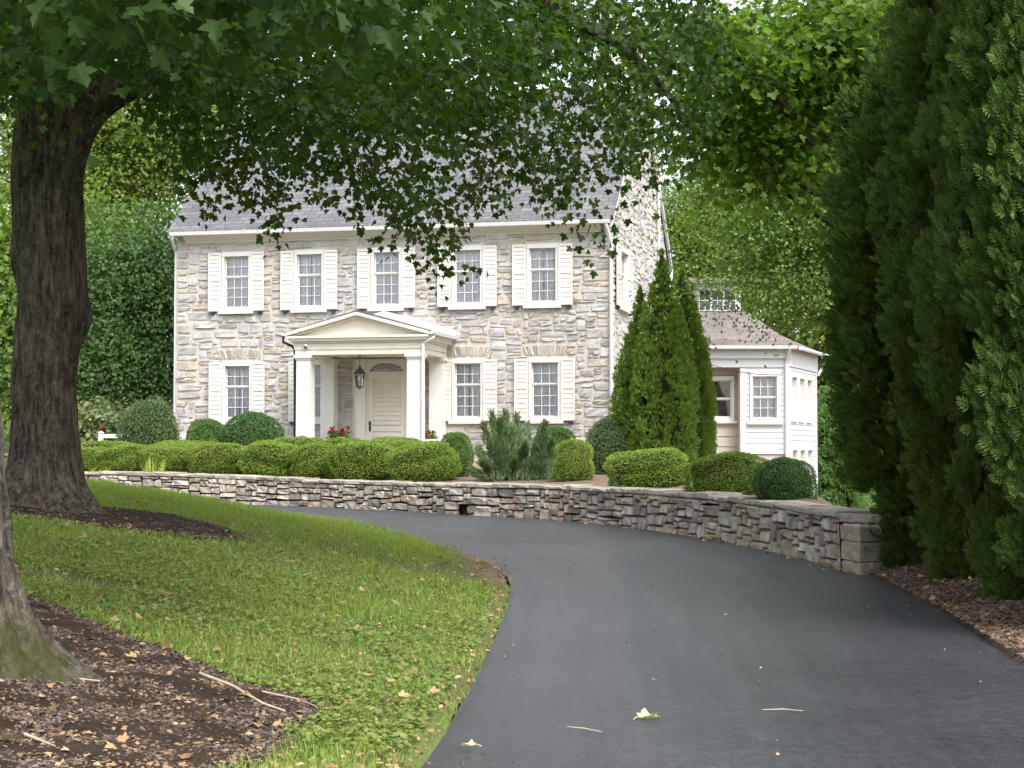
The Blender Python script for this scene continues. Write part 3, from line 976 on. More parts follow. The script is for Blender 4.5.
for i, c in enumerate(WIN2):
    add_window(house, c, W2Z[0], W2Z[1], fpos, seed=i)
for i, c in enumerate(WIN1):
    add_window(house, c, W1Z[0], W1Z[1], fpos, seed=20 + i, shutters=(True, True) if i != 1 else (True, False))
for i, o in enumerate(gable_open):
    add_window(house, (o[0] + o[1]) / 2, o[2], o[3] - .05, gpos, seed=40 + i, hw=.66, shw=.62)

# roof
nb = NB()
sl = (HR - HE) / (HD / 2)
oh = 0.36
sl = (HR - HE) / (HD / 2 + .36)
def roof_pt(u, v, side):      # v distance from eave wall toward ridge (can be negative)
    return (u, v if side == 0 else HD - v, HE + .13 + sl * (v + .36))
me_V, me_P, uv = [], [], []
for side in (0, 1):
    lo, hi = -oh, HD / 2
    b = len(me_V)
    us = (-.14, HL + .14)
    for (u, v) in ((us[0], lo), (us[1], lo), (us[1], hi), (us[0], hi)):
        me_V.append(roof_pt(u, v, side))
        uv.append((u, v * math.sqrt(1 + sl * sl)))
    for (u, v) in ((us[0], lo), (us[1], lo), (us[1], hi), (us[0], hi)):
        p = roof_pt(u, v, side); me_V.append((p[0], p[1], p[2] - .07)); uv.append((u, v))
    q = [(0, 1, 2, 3), (7, 6, 5, 4), (0, 4, 5, 1), (1, 5, 6, 2), (3, 7, 4, 0), (2, 6, 7, 3)]
    if side: q = [t[::-1] for t in q]
    me_P += [tuple(b + i for i in t) for t in q]
def uv_mesh(name, V, Pl, uvs, mat, parent):
    me = bpy.data.meshes.new(name)
    me.from_pydata(V, [], Pl)
    l = me.uv_layers.new(name='UVMap')
    for lp in me.loops: l.data[lp.index].uv = uvs[lp.vertex_index]
    return link(name, me, mat, parent)
roof = uv_mesh('roof', me_V, me_P, uv, M['slate'], house)
# ridge cap
nb = NB()
nb.prism([(HD / 2 - .16, HR + .02), (HD / 2, HR + .185), (HD / 2 + .16, HR + .02), (HD / 2, HR + .14)], 'x', -.14, HL + .14)
nb.build('ridge_cap', M['gutter'], roof)
# chimney
nb = NB()
nb.box(11.35, 12.3, 5.0, 6.5, HR - 1.2, HR + 1.9); nb.box(11.28, 12.37, 4.93, 6.57, HR + 1.9, HR + 2.1)
ch_ = nb.build('chimney', M['cream'], roof)
nb = NB(); nb.lathe((11.8, 5.5, HR + 2.1), [(.14, 0), (.12, .4), (.09, .4), (.09, 0)], 12); nb.build('chimney_pot', M['bark_scar'], house).parent = house
# cornice, gutter
nb = NB()
nb.prism([(-.05, HE - .17), (-.045, HE - .20), (-.01, HE - .20), (-.01, HE + .05), (-.30, HE + .05), (-.30, HE - .02), (-.24, HE - .05)], 'x', .28, HL - .25)
nb.build('cornice', M['cream'], house)
nb = NB()
nb.prism([(HD + .01, HE - .2), (HD + .05, HE - .2), (HD + .3, HE - .02), (HD + .3, HE + .05), (HD + .01, HE + .05)], 'x', .28, HL - .25)
nb.build('cornice', M['cream'], house)
nb = NB()
gp = [(-.305, HE - .03), (-.43, HE - .01), (-.45, HE + .09), (-.43, HE + .09), (-.415, HE + .01), (-.31, HE + .0), (-.31, HE + .05), (-.305, HE + .05)]
nb.prism(gp, 'x', -.05, HL + .08)
for u in (2.2, 4.4, 6.6, 8.8, 11.0): nb.box(u - .02, u + .02, -.46, -.3, HE + .085, HE + .1)
nb.build('gutter', M['gutter'], house)
gp2 = [(HD - y, z) for y, z in gp]
nb = NB(); nb.prism(gp2, 'x', -.05, HL + .08)
nb.build('gutter', M['gutter'], house)
nb = NB()
for s in (0, 1):
    f = (lambda v: v) if s == 0 else (lambda v: HD - v)
    for (off, th) in ((.0, .2),):
        a, b = -.3, HD / 2
        zr_ = lambda q: HE + .05 + sl * (q + .36)
        v = [(HL + .04, f(a), zr_(a) - th), (HL + .04, f(b), zr_(b) - th), (HL + .04, f(b), zr_(b)), (HL + .04, f(a), zr_(a))]
        v += [(x + .08, y, z) for x, y, z in v]
        nb.block(v, [(0, 1, 2, 3), (7, 6, 5, 4), (0, 4, 5, 1), (1, 5, 6, 2), (2, 6, 7, 3), (3, 7, 4, 0)])
nb.build('rake_board', M['paint'], house)
# downspouts
nb = NB()
nb.tube([(HL - .05, -.38, HE - .02), (HL - .02, -.34, HE - .12), (HL + .03, -.1, HE - .5), (HL + .05, -.085, HE - .62), (HL + .05, -.085, .1)], .05, 8)
nb.build('downspout', M['gutter'], house)
nb = NB()
nb.tube([(.05, -.38, HE - .02), (0, -.34, HE - .1), (-.07, -.05, HE - .3), (-.07, .1, HE - .42), (-.07, .1, 0)], .05, 8)
nb.build('downspout', M['gutter'], house)
nb = NB()
nb.tube([(HL + .09, 8.75, 9.2), (HL + .09, 8.75, 0)], .045, 8)
nb.build('gable_pipe', M['gutter'], house)
nb = NB()
nb.tube([(HL + .1, HD + .36, HE + .0), (HL + .08, HD + .2, HE - .3), (HL + .08, HD - .1, HE - .75), (HL + .08, HD - .1, 0)], .045, 8)
nb.build('downspout', M['gutter'], house)

# ---- portico (part of the house)
PX0, PX1, PY = 4.68, 7.73, -2.2
nb = NB()
nb.box(PX0 - .5, PX1 + .5, -2.6, -.02, -.7, .33)
nb.box(PX0 + .3, PX1 - .3, -3.0, -2.6, -.7, .17)
portico = nb.build('portico', M['mortar'], house)
for (cx, cy) in ((PX0, PY), (PX1, PY), (PX0 - .02, -.22), (PX1 + .04, -.22)):
    nb = NB()
    w = .195
    nb.box(cx - w - .04, cx + w + .04, cy - w - .04, cy + w + .04, .33, .47)
    v = []
    for (ww, z) in ((w, .47), (w * .96, 2.92)):
        v += [(cx - ww, cy - ww, z), (cx + ww, cy - ww, z), (cx + ww, cy + ww, z), (cx - ww, cy + ww, z)]
    nb.block(v, [(0, 1, 5, 4), (1, 2, 6, 5), (2, 3, 7, 6), (3, 0, 4, 7)])
    nb.box(cx - w - .015, cx + w + .015, cy - w - .015, cy + w + .015, 2.92, 2.97)
    nb.box(cx - w - .05, cx + w + .05, cy - w - .05, cy + w + .05, 2.97, 3.05)
    nb.build('column', M['paint'], portico)
nb = NB()   # entablature
x0, x1, y0 = PX0 - .22, PX1 + .24, PY - .2
for (z0_, z1_, e) in ((3.05, 3.18, 0.0), (3.185, 3.36, .02), (3.36, 3.41, .07), (3.41, 3.48, .14), (3.48, 3.54, .19)):
    nb.box(x0 - e, x1 + e, y0 - e, y0 + .38, z0_, z1_)
    nb.box(x0 - e, x0 + .36, y0 + .385, -.03, z0_, z1_)
    nb.box(x1 - .36, x1 + e, y0 + .385, -.03, z0_, z1_)
nb.build('entablature', M['cream'], portico)
nb = NB()
nb.box(x0 + .365, x1 - .365, y0 + .385, -.03, 3.10, 3.14)
nb.build('porch_ceiling', M['cream'], portico)
AP = 4.07
mx = (x0 + x1) / 2
nb = NB()   # pediment
nb.prism([(x0, 3.545), (x1, 3.545), (mx, AP - .06)], 'y', y0 + .05, y0 + .15)
e = .21
for s in (-1, 1):
    xa = mx + s * (x1 - mx + e)
    th = .085
    for (o0, o1, yy) in ((0, th, y0 - .20), (-.07, 0.0, y0 - .06)):
        prof = [(xa, 3.545 + max(o0, 0)), (mx, AP + o0), (mx, AP + o1), (xa, 3.545 + max(o1, .02))]
        if o0 < 0:
            prof = [(mx + s * (x1 - mx), 3.548), (mx, AP + o0), (mx, AP - .001), (mx + s * (x1 - mx + .18), 3.548)]
        nb.prism(prof if s > 0 else prof[::-1], 'y', yy, y0 + .30)
nb.build('pediment', M['cream'], portico)
V, Pl, uvs = [], [], []
for s in (-1, 1):
    b = len(V)
    xa = mx + s * (x1 - mx + e + .03)
    L = math.hypot(xa - mx, AP - 3.545)
    for (x, y, z, uu_, vv) in ((xa, y0 - .19, 3.640, y0, 0), (xa, -.04, 3.640, 0, 0), (mx, -.04, AP + .13, 0, L), (mx, y0 - .19, AP + .13, y0, L)):
        V.append((x, y, z)); uvs.append((uu_, vv))
    for (x, y, z, uu_, vv) in ((xa, y0 - .19, 3.620, y0, 0), (xa, -.04, 3.620, 0, 0), (mx, -.04, AP + .09, 0, L), (mx, y0 - .19, AP + .09, y0, L)):
        V.append((x, y, z)); uvs.append((uu_, vv))
    q = [(0, 1, 2, 3), (7, 6, 5, 4), (0, 4, 5, 1), (1, 5, 6, 2), (3, 7, 4, 0)]
    Pl += [tuple(b + i for i in t) for t in q]
uv_mesh('porch_roof', V, Pl, uvs, M['slate_dark'], portico)
nb = NB()
for s in (-1, 1):
    xa = mx + s * (x1 - mx + e + .06)
    prof = [(xa, 3.635), (mx, AP + .12), (mx, AP + .30), (xa, 3.82)]
    nb = NB(); nb.prism(prof if s > 0 else prof[::-1], 'y', -.16, -.055)
    nb.build('flashing', M['gutter'], portico)
nb = NB()
for s in (-1, 1):
    xa = x1 + e if s > 0 else x0 - e
    nb = NB(); nb.prism([(xa + s * .0, 3.54), (xa + s * .09, 3.55), (xa + s * .11, 3.63), (xa + s * .095, 3.63), (xa + s * .01, 3.61)], 'y', y0 - .15, -.05)
    nb.build('gutter', M['gutter'], portico)
nb = NB()
nb.tube([(x1 + .33, y0 + .0, 3.56), (x1 + .30, y0 - .02, 3.46), (x1 + .05, y0 - .06, 3.34), (x1 + .03, y0 - .07, 3.3), (x1 + .03, y0 - .07, .3)], .04, 8)
nb.build('downspout', M['gutter'], portico)
nb = NB()
nb.tube([(x0 - .33, y0 + .0, 3.56), (x0 - .33, y0 - .02, 3.4), (x0 - .12, y0 + .1, 3.29), (x0 - .1, y0 + .25, 3.2), (x0 - .1, y0 + .3, .3)], .038, 8)
nb.build('downspout', M['iron'], portico)

# ---- door surround and door
dm = 6.25
nb = NB()
def fb(u0, u1, d0, d1, a, b, m=0): nb.box(u0, u1, -d1, -d0, a, b, m)
fb(DOOR[0], DOOR[0] + .05, -.1, .02, .33, 3.05); fb(DOOR[1] - .05, DOOR[1], -.1, .02, .33, 3.05)
for s in (-1, 1):
    c = dm + s * .74
    fb(c - .15, c + .15, -.05, .09, .33, 2.60); fb(c - .18, c + .18, -.05, .12, 2.60, 2.66); fb(c - .205, c + .205, -.05, .15, 2.66, 2.74)
    fb(c - .19, c + .19, -.05, .12, .33, .50)
    fb(c - .15, c + .15, -.05, .08, 2.74, 3.05)
    fb(dm + s * .565 - .03, dm + s * .565 + .03, -.10, .02, .33, 2.74)
# head panel with arched fanlight opening
n = 14
A0 = [(dm + .48 * math.cos(t), 2.70 + .235 * math.sin(t)) for t in np.linspace(0, PI, n + 1)]
for i in range(n):
    (xa, za), (xb, zb) = A0[i], A0[i + 1]
    nb.block([(xa, -.03, za), (xb, -.03, zb), (xb, -.03, 3.05), (xa, -.03, 3.05)], [(0, 1, 2, 3)])
    nb.block([(xa, -.03, za), (xb, -.03, zb), (xb, .09, zb), (xa, .09, za)], [(3, 2, 1, 0)])
fb(dm - .59, dm - .48, .0, .03, 2.70, 3.05); fb(dm + .48, dm + .59, .0, .03, 2.70, 3.05)
fb(dm - .595, dm + .595, -.10, .03, 2.63, 2.70)
sur = nb.build('door_surround', M['cream'], house)
nb = NB()
nb.block([(dm - .5, .06, 2.70), (dm + .5, .06, 2.70), (dm + .5, .06, 2.96), (dm - .5, .06, 2.96)], [(0, 1, 2, 3)])
fan = nb.build('fanlight', M['glass'], house)
nb = NB()
for t in np.linspace(0, PI, 9)[1:-1]:
    a = Vector((dm + .05 * math.cos(t), .02, 2.71 + .03 * math.sin(t))); b = Vector((dm + .48 * math.cos(t), .02, 2.70 + .235 * math.sin(t)))
    nb.tube([a, b], .009, 5)
nb.tube([(dm + .12 * math.cos(t), .02, 2.70 + .07 * math.sin(t)) for t in np.linspace(0, PI, 9)], .012, 5)
nb.build('muntin', M['paint'], fan)
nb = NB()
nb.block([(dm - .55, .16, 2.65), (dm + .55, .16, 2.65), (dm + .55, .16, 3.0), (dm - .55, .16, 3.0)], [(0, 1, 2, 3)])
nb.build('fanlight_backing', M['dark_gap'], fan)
nb = NB()
d0, d1 = dm - .535, dm + .535
for (a, b, c, d, y) in ((d0, d0 + .13, .36, 2.63, -.0), (d1 - .13, d1, .36, 2.63, -.0), (d0 + .13, d1 - .13, 2.50, 2.63, 0.), (d0 + .13, d1 - .13, .36, .56, 0.), (d0 + .13, d1 - .13, 1.06, 1.20, 0.)):
    nb.box(a, b, y, .07, c, d)
nb.box(d0 + .13, d1 - .13, .05, .068, .56, 1.06); nb.box(d0 + .13, d1 - .13, .05, .068, 1.2, 2.5)
for i in range(3): nb.prism([(.052, .62 + .14 * i), (.012, .63 + .14 * i), (.052, .74 + .14 * i)], 'x', d0 + .13, d1 - .13)
for i in range(10): nb.prism([(.052, 1.22 + .127 * i), (.012, 1.23 + .127 * i), (.052, 1.34 + .127 * i)], 'x', d0 + .13, d1 - .13)
door = nb.build('door', M['cream'], house)
nb = NB()
nb.box(d0 + .035, d0 + .085, -.02, 0.002, 1.05, 1.28); nb.tube([(d0 + .06, -.02, 1.1), (d0 + .06, -.06, 1.12), (d0 + .06, -.06, 1.2), (d0 + .06, -.02, 1.22)], .012, 6)
nb.lathe((d0 + .06, -.035, 1.30), [(.001, -.03), (.03, -.02), (.035, 0), (.03, .02), (.001, .03)], 10)
nb.build('handle', M['iron'], door)


def hw_(u, y, z):
    """house local -> world"""
    c, s = math.cos(HANG), math.sin(HANG)
    return Vector((HO[0] + u * c - y * s, HO[1] + u * s + y * c, HZ + z))


# lantern hanging from porch ceiling
lp = hw_(5.80, -1.0, 2.18)
lan = thing('porch_lantern', 'dark metal glass lantern hanging on a rod in front of the porch door', 'lantern', lp, HANG)
nb = NB()
nb.tube([(0, 0, .62), (0, 0, .93)], .009, 6)
nb.lathe((0, 0, .90), [(.001, .03), (.06, .03), (.07, 0), (.001, 0)], 10)
nb.lathe((0, 0, .5), [(.02, .14), (.035, .12), (.03, .08), (.07, .05), (.12, .0), (.17, -.07), (.165, -.09), (.001, -.09)], 12)
for k_ in range(6):
    a = 2 * PI * k_ / 6
    nb.tube([(.14 * math.cos(a), .14 * math.sin(a), .41), (.10 * math.cos(a), .10 * math.sin(a), .06)], .009, 5)
nb.lathe((0, 0, 0), [(.001, -.02), (.02, 0), (.03, .02), (.10, .06), (.11, .08), (.001, .08)], 12)
nb.build('frame', M['brass'], lan)
nb = NB(); nb.lathe((0, 0, 0), [(.095, .08), (.132, .40)], 12); nb.build('glass', M['glass'], lan)
nb = NB()
for k_ in range(3):
    a = 2 * PI * k_ / 3
    nb.lathe((.035 * math.cos(a), .035 * math.sin(a), .08), [(.012, 0), (.012, .13), (.016, .15), (.001, .19)], 8)
nb.build('candle', M['paint'], lan)

# camera on the frieze
cp = hw_(4.78, PY - .225, 3.28)
sc_ = thing('security_camera', 'tiny round security camera mounted on the porch frieze', 'camera', cp, HANG)
nb = NB(); nb.lathe((0, -.03, 0), [(.001, .05), (.05, .05), (.055, 0), (.05, -.04), (.001, -.04)], 12); nb.build('housing', M['gutter'], sc_)
nb = NB(); nb.lathe((0, -.05, -.01), [(.001, .02), (.03, .02), (.045, -.01), (.03, -.05), (.001, -.06)], 12); nb.build('lens', M['iron'], sc_)

# planters with red geraniums
def planter(u, label):
    p = hw_(u, -.62, .33)
    t = thing('planter', label, 'planter', p, HANG, 'geranium planters on the porch')
    nb = NB()
    nb.prism([(-.24, 0), (.24, 0), (.30, .42), (.33, .42), (.33, .5), (-.33, .5), (-.33, .42), (-.30, .42)], 'y', -.18, .18)
    nb.build('box', M['cream'], t)
    nb = NB()
    n = 260
    Pp = np.stack([rng.uniform(-.28, .28, n), rng.uniform(-.16, .16, n), .5 + rng.random(n) ** 1.5 * .2], 1)
    nb.scatter([(0, 0, 0), (.5, .5, .1), (0, 1, 0), (-.5, .5, .1)], [(0, 1, 2, 3)], Pp, frames(unit(n) + [0, 0, .5], unit(n)), rng.uniform(.04, .08, n))
    nb.build('foliage', M['box_green'], t)
    for _ in range(9):
        c = np.array([rng.uniform(-.28, .28), rng.uniform(-.18, .1), .62 + rng.uniform(0, .2)])
        Q = c + rng.normal(0, .02, (26, 3)); n = len(Q)
        nb = NB(); nb.scatter([(0, 0, 0), (.5, .5, .1), (0, 1, 0), (-.5, .5, .1)], [(0, 1, 2, 3)], Q, frames(unit(n), unit(n)), rng.uniform(.035, .06, n))
        nb.build('flower', M['red_flower'], t)
planter(5.08, 'cream planter box of red geraniums left of the porch door')
planter(7.55, 'cream planter box of red geraniums right of the door, behind the porch column')

# ------------------------------------------------------------------ clapboard wing
def build_wing():
    D = 50.0
    A = at(700, 448, D); B = at(788, 448, D)          # front wall ends
    Cc = at(816, 448, 54.2)
    zt = at(790, 347, D).z                             # eave
    zb = -1.1
    w = thing('clapboard_wing', 'low white clapboard wing with brown shingle roof behind the cone shaped evergreens', 'house', (B.x, B.y, 0.0))
    o = Vector((B.x, B.y, 0))
    L = lambda p: (p[0] - o.x, p[1] - o.y, p[2])
    fx0, fx1 = A.x - o.x - 3.0, 0.0
    xo = at(742.5, 448, D).x - o.x                     # porch opening right edge
    zo = at(742, 368, D).z; zc = at(742, 454, D).z
    # front bay clapboards: overlapping boards
    nb = NB()
    def clap(P, u0, u1, z0, z1, ops, step=.16):
        lev = set(np.round(np.arange(z0, z1, step), 4)) | {z1}
        for q in ops: lev |= {round(v_, 4) for v_ in (q[2], q[3]) if z0 < v_ < z1}
        lev = sorted(lev)
        dep = lambda t: .028 - .024 * t
        for z, zt_ in zip(lev[:-1], lev[1:]):
            if zt_ - z < .003: continue
            f0 = ((z - z0) / step + 1e-3) % 1; f1 = min(1, f0 + (zt_ - z) / step)
            zm_ = (z + zt_) / 2
            cuts = [(u0, u1)]
            for q in ops:
                if q[2] < zm_ < q[3]:
                    nc = []
                    for a, b in cuts:
                        if q[0] > a: nc.append((a, min(b, q[0])))
                        if q[1] < b: nc.append((max(a, q[1]), b))
                    cuts = [(a, b) for a, b in nc if b - a > .01]
            for a, b in cuts:
                nb.block([P(a, z, dep(f0)), P(b, z, dep(f0)), P(b, zt_, dep(f1)), P(a, zt_, dep(f1))], [(0, 1, 2, 3)])
                if f0 < .01: nb.block([P(a, z, .0), P(b, z, .0), P(b, z, .028), P(a, z, .028)], [(0, 1, 2, 3)])
    F = lambda u, z, d: (u, -d, z)
    wz0, wz1 = at(765, 421, D).z, at(765, 373, D).z
    wcx = at(764.5, 400, D).x - o.x
    ops = [(wcx - .41, wcx + .41, wz0 - .005, wz1 + .02)]
    clap(F, xo + .1, -.13, zc, zo + .1, ops)
    d_ = Vector((Cc.x - B.x, Cc.y - B.y)); sl_ = d_.length; d_.normalize()
    nrm = Vector((d_.y, -d_.x))
    S = lambda u, z, d: (d_.x * u + nrm.x * d, d_.y * u + nrm.y * d, z)
    sw = [(.75, .45), (1.95, .45), (3.15, .45)]
    sz0, sz1 = wz0, wz1
    lz0, lz1 = at(800, 500, 51.5).z, at(800, 447, 51.5).z
    ops2 = [(c - .42, c + .42, sz0 - .005, sz1 + .02) for c, h in sw] + [(c - .42, c + .42, lz0 - .005, lz1 + .02) for c, h in sw]
    clap(S, .12, sl_ - .1, zb, zo + .1, ops2)
    # backing
    def sheet(P, u0, u1, z0, z1, ops):
        us = sorted({u0, u1, *[q[0] for q in ops], *[q[1] for q in ops]}); zs = sorted({z0, z1, *[q[2] for q in ops], *[q[3] for q in ops]})
        for a, b in zip(us[:-1], us[1:]):
            for c, e in zip(zs[:-1], zs[1:]):
                if any(q[0] < (a + b) / 2 < q[1] and q[2] < (c + e) / 2 < q[3] for q in ops): continue
                nb.block([P(a, c, -.01), P(b, c, -.01), P(b, e, -.01), P(a, e, -.01)], [(0, 1, 2, 3)])
    sheet(F, xo, 0, zc, zt, ops); sheet(S, 0, sl_, zb, zt, ops2)
    cl = nb.build('wall', M['siding'], w)
    nb = NB()   # trim boards
    nb.box(xo - .06, xo + .10, -.035, .5, zc, zo)
    nb.box(-.14, .03, -.045, .0, zc - .02, zo + .12)
    for (a, b) in ((-.02, .12), (sl_ - .12, sl_ + .03)):
        v = [S(a, zb, .0), S(b, zb, .0), S(b, zo + .12, .0), S(a, zo + .12, .0), S(a, zb, .04), S(b, zb, .04), S(b, zo + .12, .04), S(a, zo + .12, .04)]
        nb.block(v, [(0, 1, 2, 3), (7, 6, 5, 4), (4, 5, 1, 0), (5, 6, 2, 1), (6, 7, 3, 2), (7, 4, 0, 3)])
    nb.box(fx0, .04, -.06, -.012, zo + .02, zo + .28)         # frieze
    nb.box(fx0, .10, -.16, -.0, zo + .28, zt - .03)
    v = []
    for (e, z) in ((.02, zo + .06), (.06, zo + .06), (.06, zt - .03), (.02, zt - .03)):
        v += [S(.0, z, e), S(sl_ + .1, z, e)]
    nb.block(v, [(0, 1, 3, 2), (2, 3, 5, 4), (4, 5, 7, 6), (6, 7, 1, 0), (0, 2, 4, 6), (7, 5, 3, 1)])
    nb.build('trim', M['siding'], w)
    nb = NB()
    nb.box(xo, -.02, .02, .3, zb, zc - .02)
    nb.build('foundation', M['mortar'], w)
    # recessed porch wall
    nb = NB()
    py = .55
    pwx = at(721, 400, D + .55).x - o.x
    pz0, pz1 = at(721, 420, D + .55).z, at(721, 377, D + .55).z
    P2 = lambda u, z, d: (u, py - d, z)
    pops = [(pwx - .38, pwx + .38, pz0 - .05, pz1 + .05)]
    clap(P2, fx0, xo - .06, zb, zo + .3, pops, .3)
    sheet(P2, fx0, xo, zb, zt, pops)
    nb.box(fx0, xo - .06, .0, py, zo + .01, zo + .06)
    nb.build('porch_wall', M['beige'], w)
    # windows
    add_window(w, wcx, wz0, wz1, F, rows=(2, 2), hw=.36, seed=61, shutters=(False, False))
    add_window(w, pwx, pz0, pz1, P2, rows=(1, 1), hw=.31, seed=62, shutters=(False, False), cols_=1, cur=M['shut_cur'])
    for i, (c, h) in enumerate(sw):
        add_window(w, c, sz0, sz1, S, rows=(2, 2), hw=.37, seed=63 + i, shutters=(False, False), sill=False, cols_=2)
        add_window(w, c, lz0, lz1, S, rows=(1, 1), hw=.37, seed=73 + i, shutters=(False, False), sill=False, cols_=2, cur=None)
    # dark interior
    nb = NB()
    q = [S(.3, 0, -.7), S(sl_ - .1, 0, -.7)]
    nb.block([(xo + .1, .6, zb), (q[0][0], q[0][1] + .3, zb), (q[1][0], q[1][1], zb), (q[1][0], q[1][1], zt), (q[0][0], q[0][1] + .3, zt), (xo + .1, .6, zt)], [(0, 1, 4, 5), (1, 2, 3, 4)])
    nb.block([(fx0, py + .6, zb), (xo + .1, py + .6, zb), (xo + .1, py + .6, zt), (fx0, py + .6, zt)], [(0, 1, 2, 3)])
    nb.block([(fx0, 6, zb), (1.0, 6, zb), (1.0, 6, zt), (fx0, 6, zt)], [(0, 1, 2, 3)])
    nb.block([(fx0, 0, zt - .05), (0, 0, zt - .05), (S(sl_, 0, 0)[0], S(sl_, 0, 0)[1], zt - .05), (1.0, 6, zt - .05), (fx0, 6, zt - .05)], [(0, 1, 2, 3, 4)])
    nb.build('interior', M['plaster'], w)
    # roof: hip
    zr = at(735, 312, D + 3.4).z
    e0 = (fx0, -.32, zt); e1 = (.2, -.32, zt); 
    se = S(sl_ + .3, zt, .28)
    e2 = se
    r0 = (fx0, 3.4, zr); r1 = (at(748, 312, D + 3.4).x - o.x, 3.4, zr)
    V = [e0, e1, r1, r0, e2]
    back = (r1[0] + .5, 7.0, zr)
    V.append(back)
    uvs = [(e0[0], 0), (e1[0], 0), (r1[0], 4.2), (r0[0], 4.2), (e1[0] + sl_, 0), (r1[0] + 4.0, 4.2)]
    V += [(x, y, z - .08) for x, y, z in V[:2]] + [(e2[0], e2[1], e2[2] - .08)]
    uvs += [(0, 0)] * 3
    rf = uv_mesh('roof', V, [(0, 1, 2, 3), (1, 4, 5, 2), (0, 6, 7, 1), (1, 7, 8, 4)], uvs, M['shingle'], w)
    nb = NB()
    nb.prism([(-.33, zt - .09), (-.44, zt - .07), (-.46, zt + .02), (-.44, zt + .02), (-.425, zt - .05), (-.33, zt - .06)], 'x', fx0, .22)
    nb.tube([(.02, -.40, zt - .06), (-.02, -.2, zt - .28), (-.05, -.1, zo + .1), (-.05, -.1, zc - 1)], .045, 8)
    se0 = S(.2, zt, .33); se1 = S(sl_ + .3, zt, .33)
    nb.tube([(se0[0], se0[1], zt - .03), (se1[0], se1[1], zt - .03)], .06, 8)
    nb.tube([(se1[0], se1[1], zt - .03), (se1[0] - .1, se1[1] + .0, zt - .25), (se1[0] - .33, se1[1] - .1, zo - .05)], .045, 8)
    nb.build('gutter', M['gutter'], w)
    # upper storey behind
    ux0, ux1 = at(699, 300, D + 3.6).x - o.x, at(741, 300, D + 3.6).x - o.x
    U = lambda u, z, d: (u, 3.6 - d, z)
    uz0, uz1 = at(720, 318, D + 3.6).z, at(720, 284, D + 3.6).z
    nb = NB()
    vz0, vz1 = at(720, 311, D + 3.6).z, at(720, 290, D + 3.6).z
    wc = [at(705, 300, D + 3.6).x - o.x, at(717.5, 300, D + 3.6).x - o.x, at(730, 300, D + 3.6).x - o.x]
    uo = [(c - .19, c + .19, vz0, vz1) for c in wc]
    us = sorted({ux0, ux1, *[q[0] for q in uo], *[q[1] for q in uo]}); zs = sorted({uz0, uz1, vz0, vz1})
    for a, b in zip(us[:-1], us[1:]):
        for c, e in zip(zs[:-1], zs[1:]):
            if any(q[0] < (a + b) / 2 < q[1] and q[2] < (c + e) / 2 < q[3] for q in uo): continue
            nb.block([U(a, c, 0), U(b, c, 0), U(b, e, 0), U(a, e, 0)], [(0, 1, 2, 3)])
    nb.block([(ux1, 3.6, uz0), (ux1, 7, uz0), (ux1, 7, uz1), (ux1, 3.6, uz1)], [(0, 1, 2, 3)])
    nb.block([(ux0, 3.6, uz0), (ux0, 7, uz0), (ux0, 7, uz1), (ux0, 3.6, uz1)], [(3, 2, 1, 0)])
    nb.block([(ux0, 4.3, uz0), (ux1, 4.3, uz0), (ux1, 4.3, uz1), (ux0, 4.3, uz1)], [(0, 1, 2, 3)])
    up = nb.build('upper_storey', M['siding'], w)
    for i, c in enumerate(wc):
        nb = NB()
        for (a, b, p, q) in ((c - .19, c - .165, vz0, vz1), (c + .165, c + .19, vz0, vz1), (c - .165, c + .165, vz0, vz0 + .03), (c - .165, c + .165, vz1 - .03, vz1),
                             (c - .01, c + .01, vz0 + .03, vz1 - .03), (c - .165, c + .165, (vz0 + vz1) / 2 - .012, (vz0 + vz1) / 2 + .012)):
            nb.box(a, b, 3.6, 3.64, p, q)
        nb.block([(c - .17, 3.63, vz0), (c + .17, 3.63, vz0), (c + .17, 3.63, vz1), (c - .17, 3.63, vz1)], [(0, 1, 2, 3)], 1)
        nb.build('window', [M['siding'], M['glass']], up)
    nb = NB(); nb.box(ux0, ux1 + .02, 3.52, 3.595, uz0 - .12, uz0 + .22); nb.build('flashing', M['slate_dark'], w)
    nb = NB(); nb.prism([(3.3, uz1), (7.2, uz1), (5.2, uz1 + .35)], 'x', ux0 - .2, ux1 + .25); nb.build('upper_roof', M['shingle'], w)
M['shut_cur'] = plain('grey drape', (0.16, 0.15, 0.14), 0.9, 6, 0.2, 0.1)
build_wing()

# service wire from the house to the wing
a, b = at(700, 361, 47.5), at(782, 375, 49.7)
nb = NB(); nb.tube([a.lerp(b, t) - Vector((0, 0, .12 * math.sin(PI * t))) for t in np.linspace(0, 1, 8)], .011, 5)
tag(nb.build('service_wire', M['iron']), 'thin dark service wire sagging in front of the white wing', 'wire')

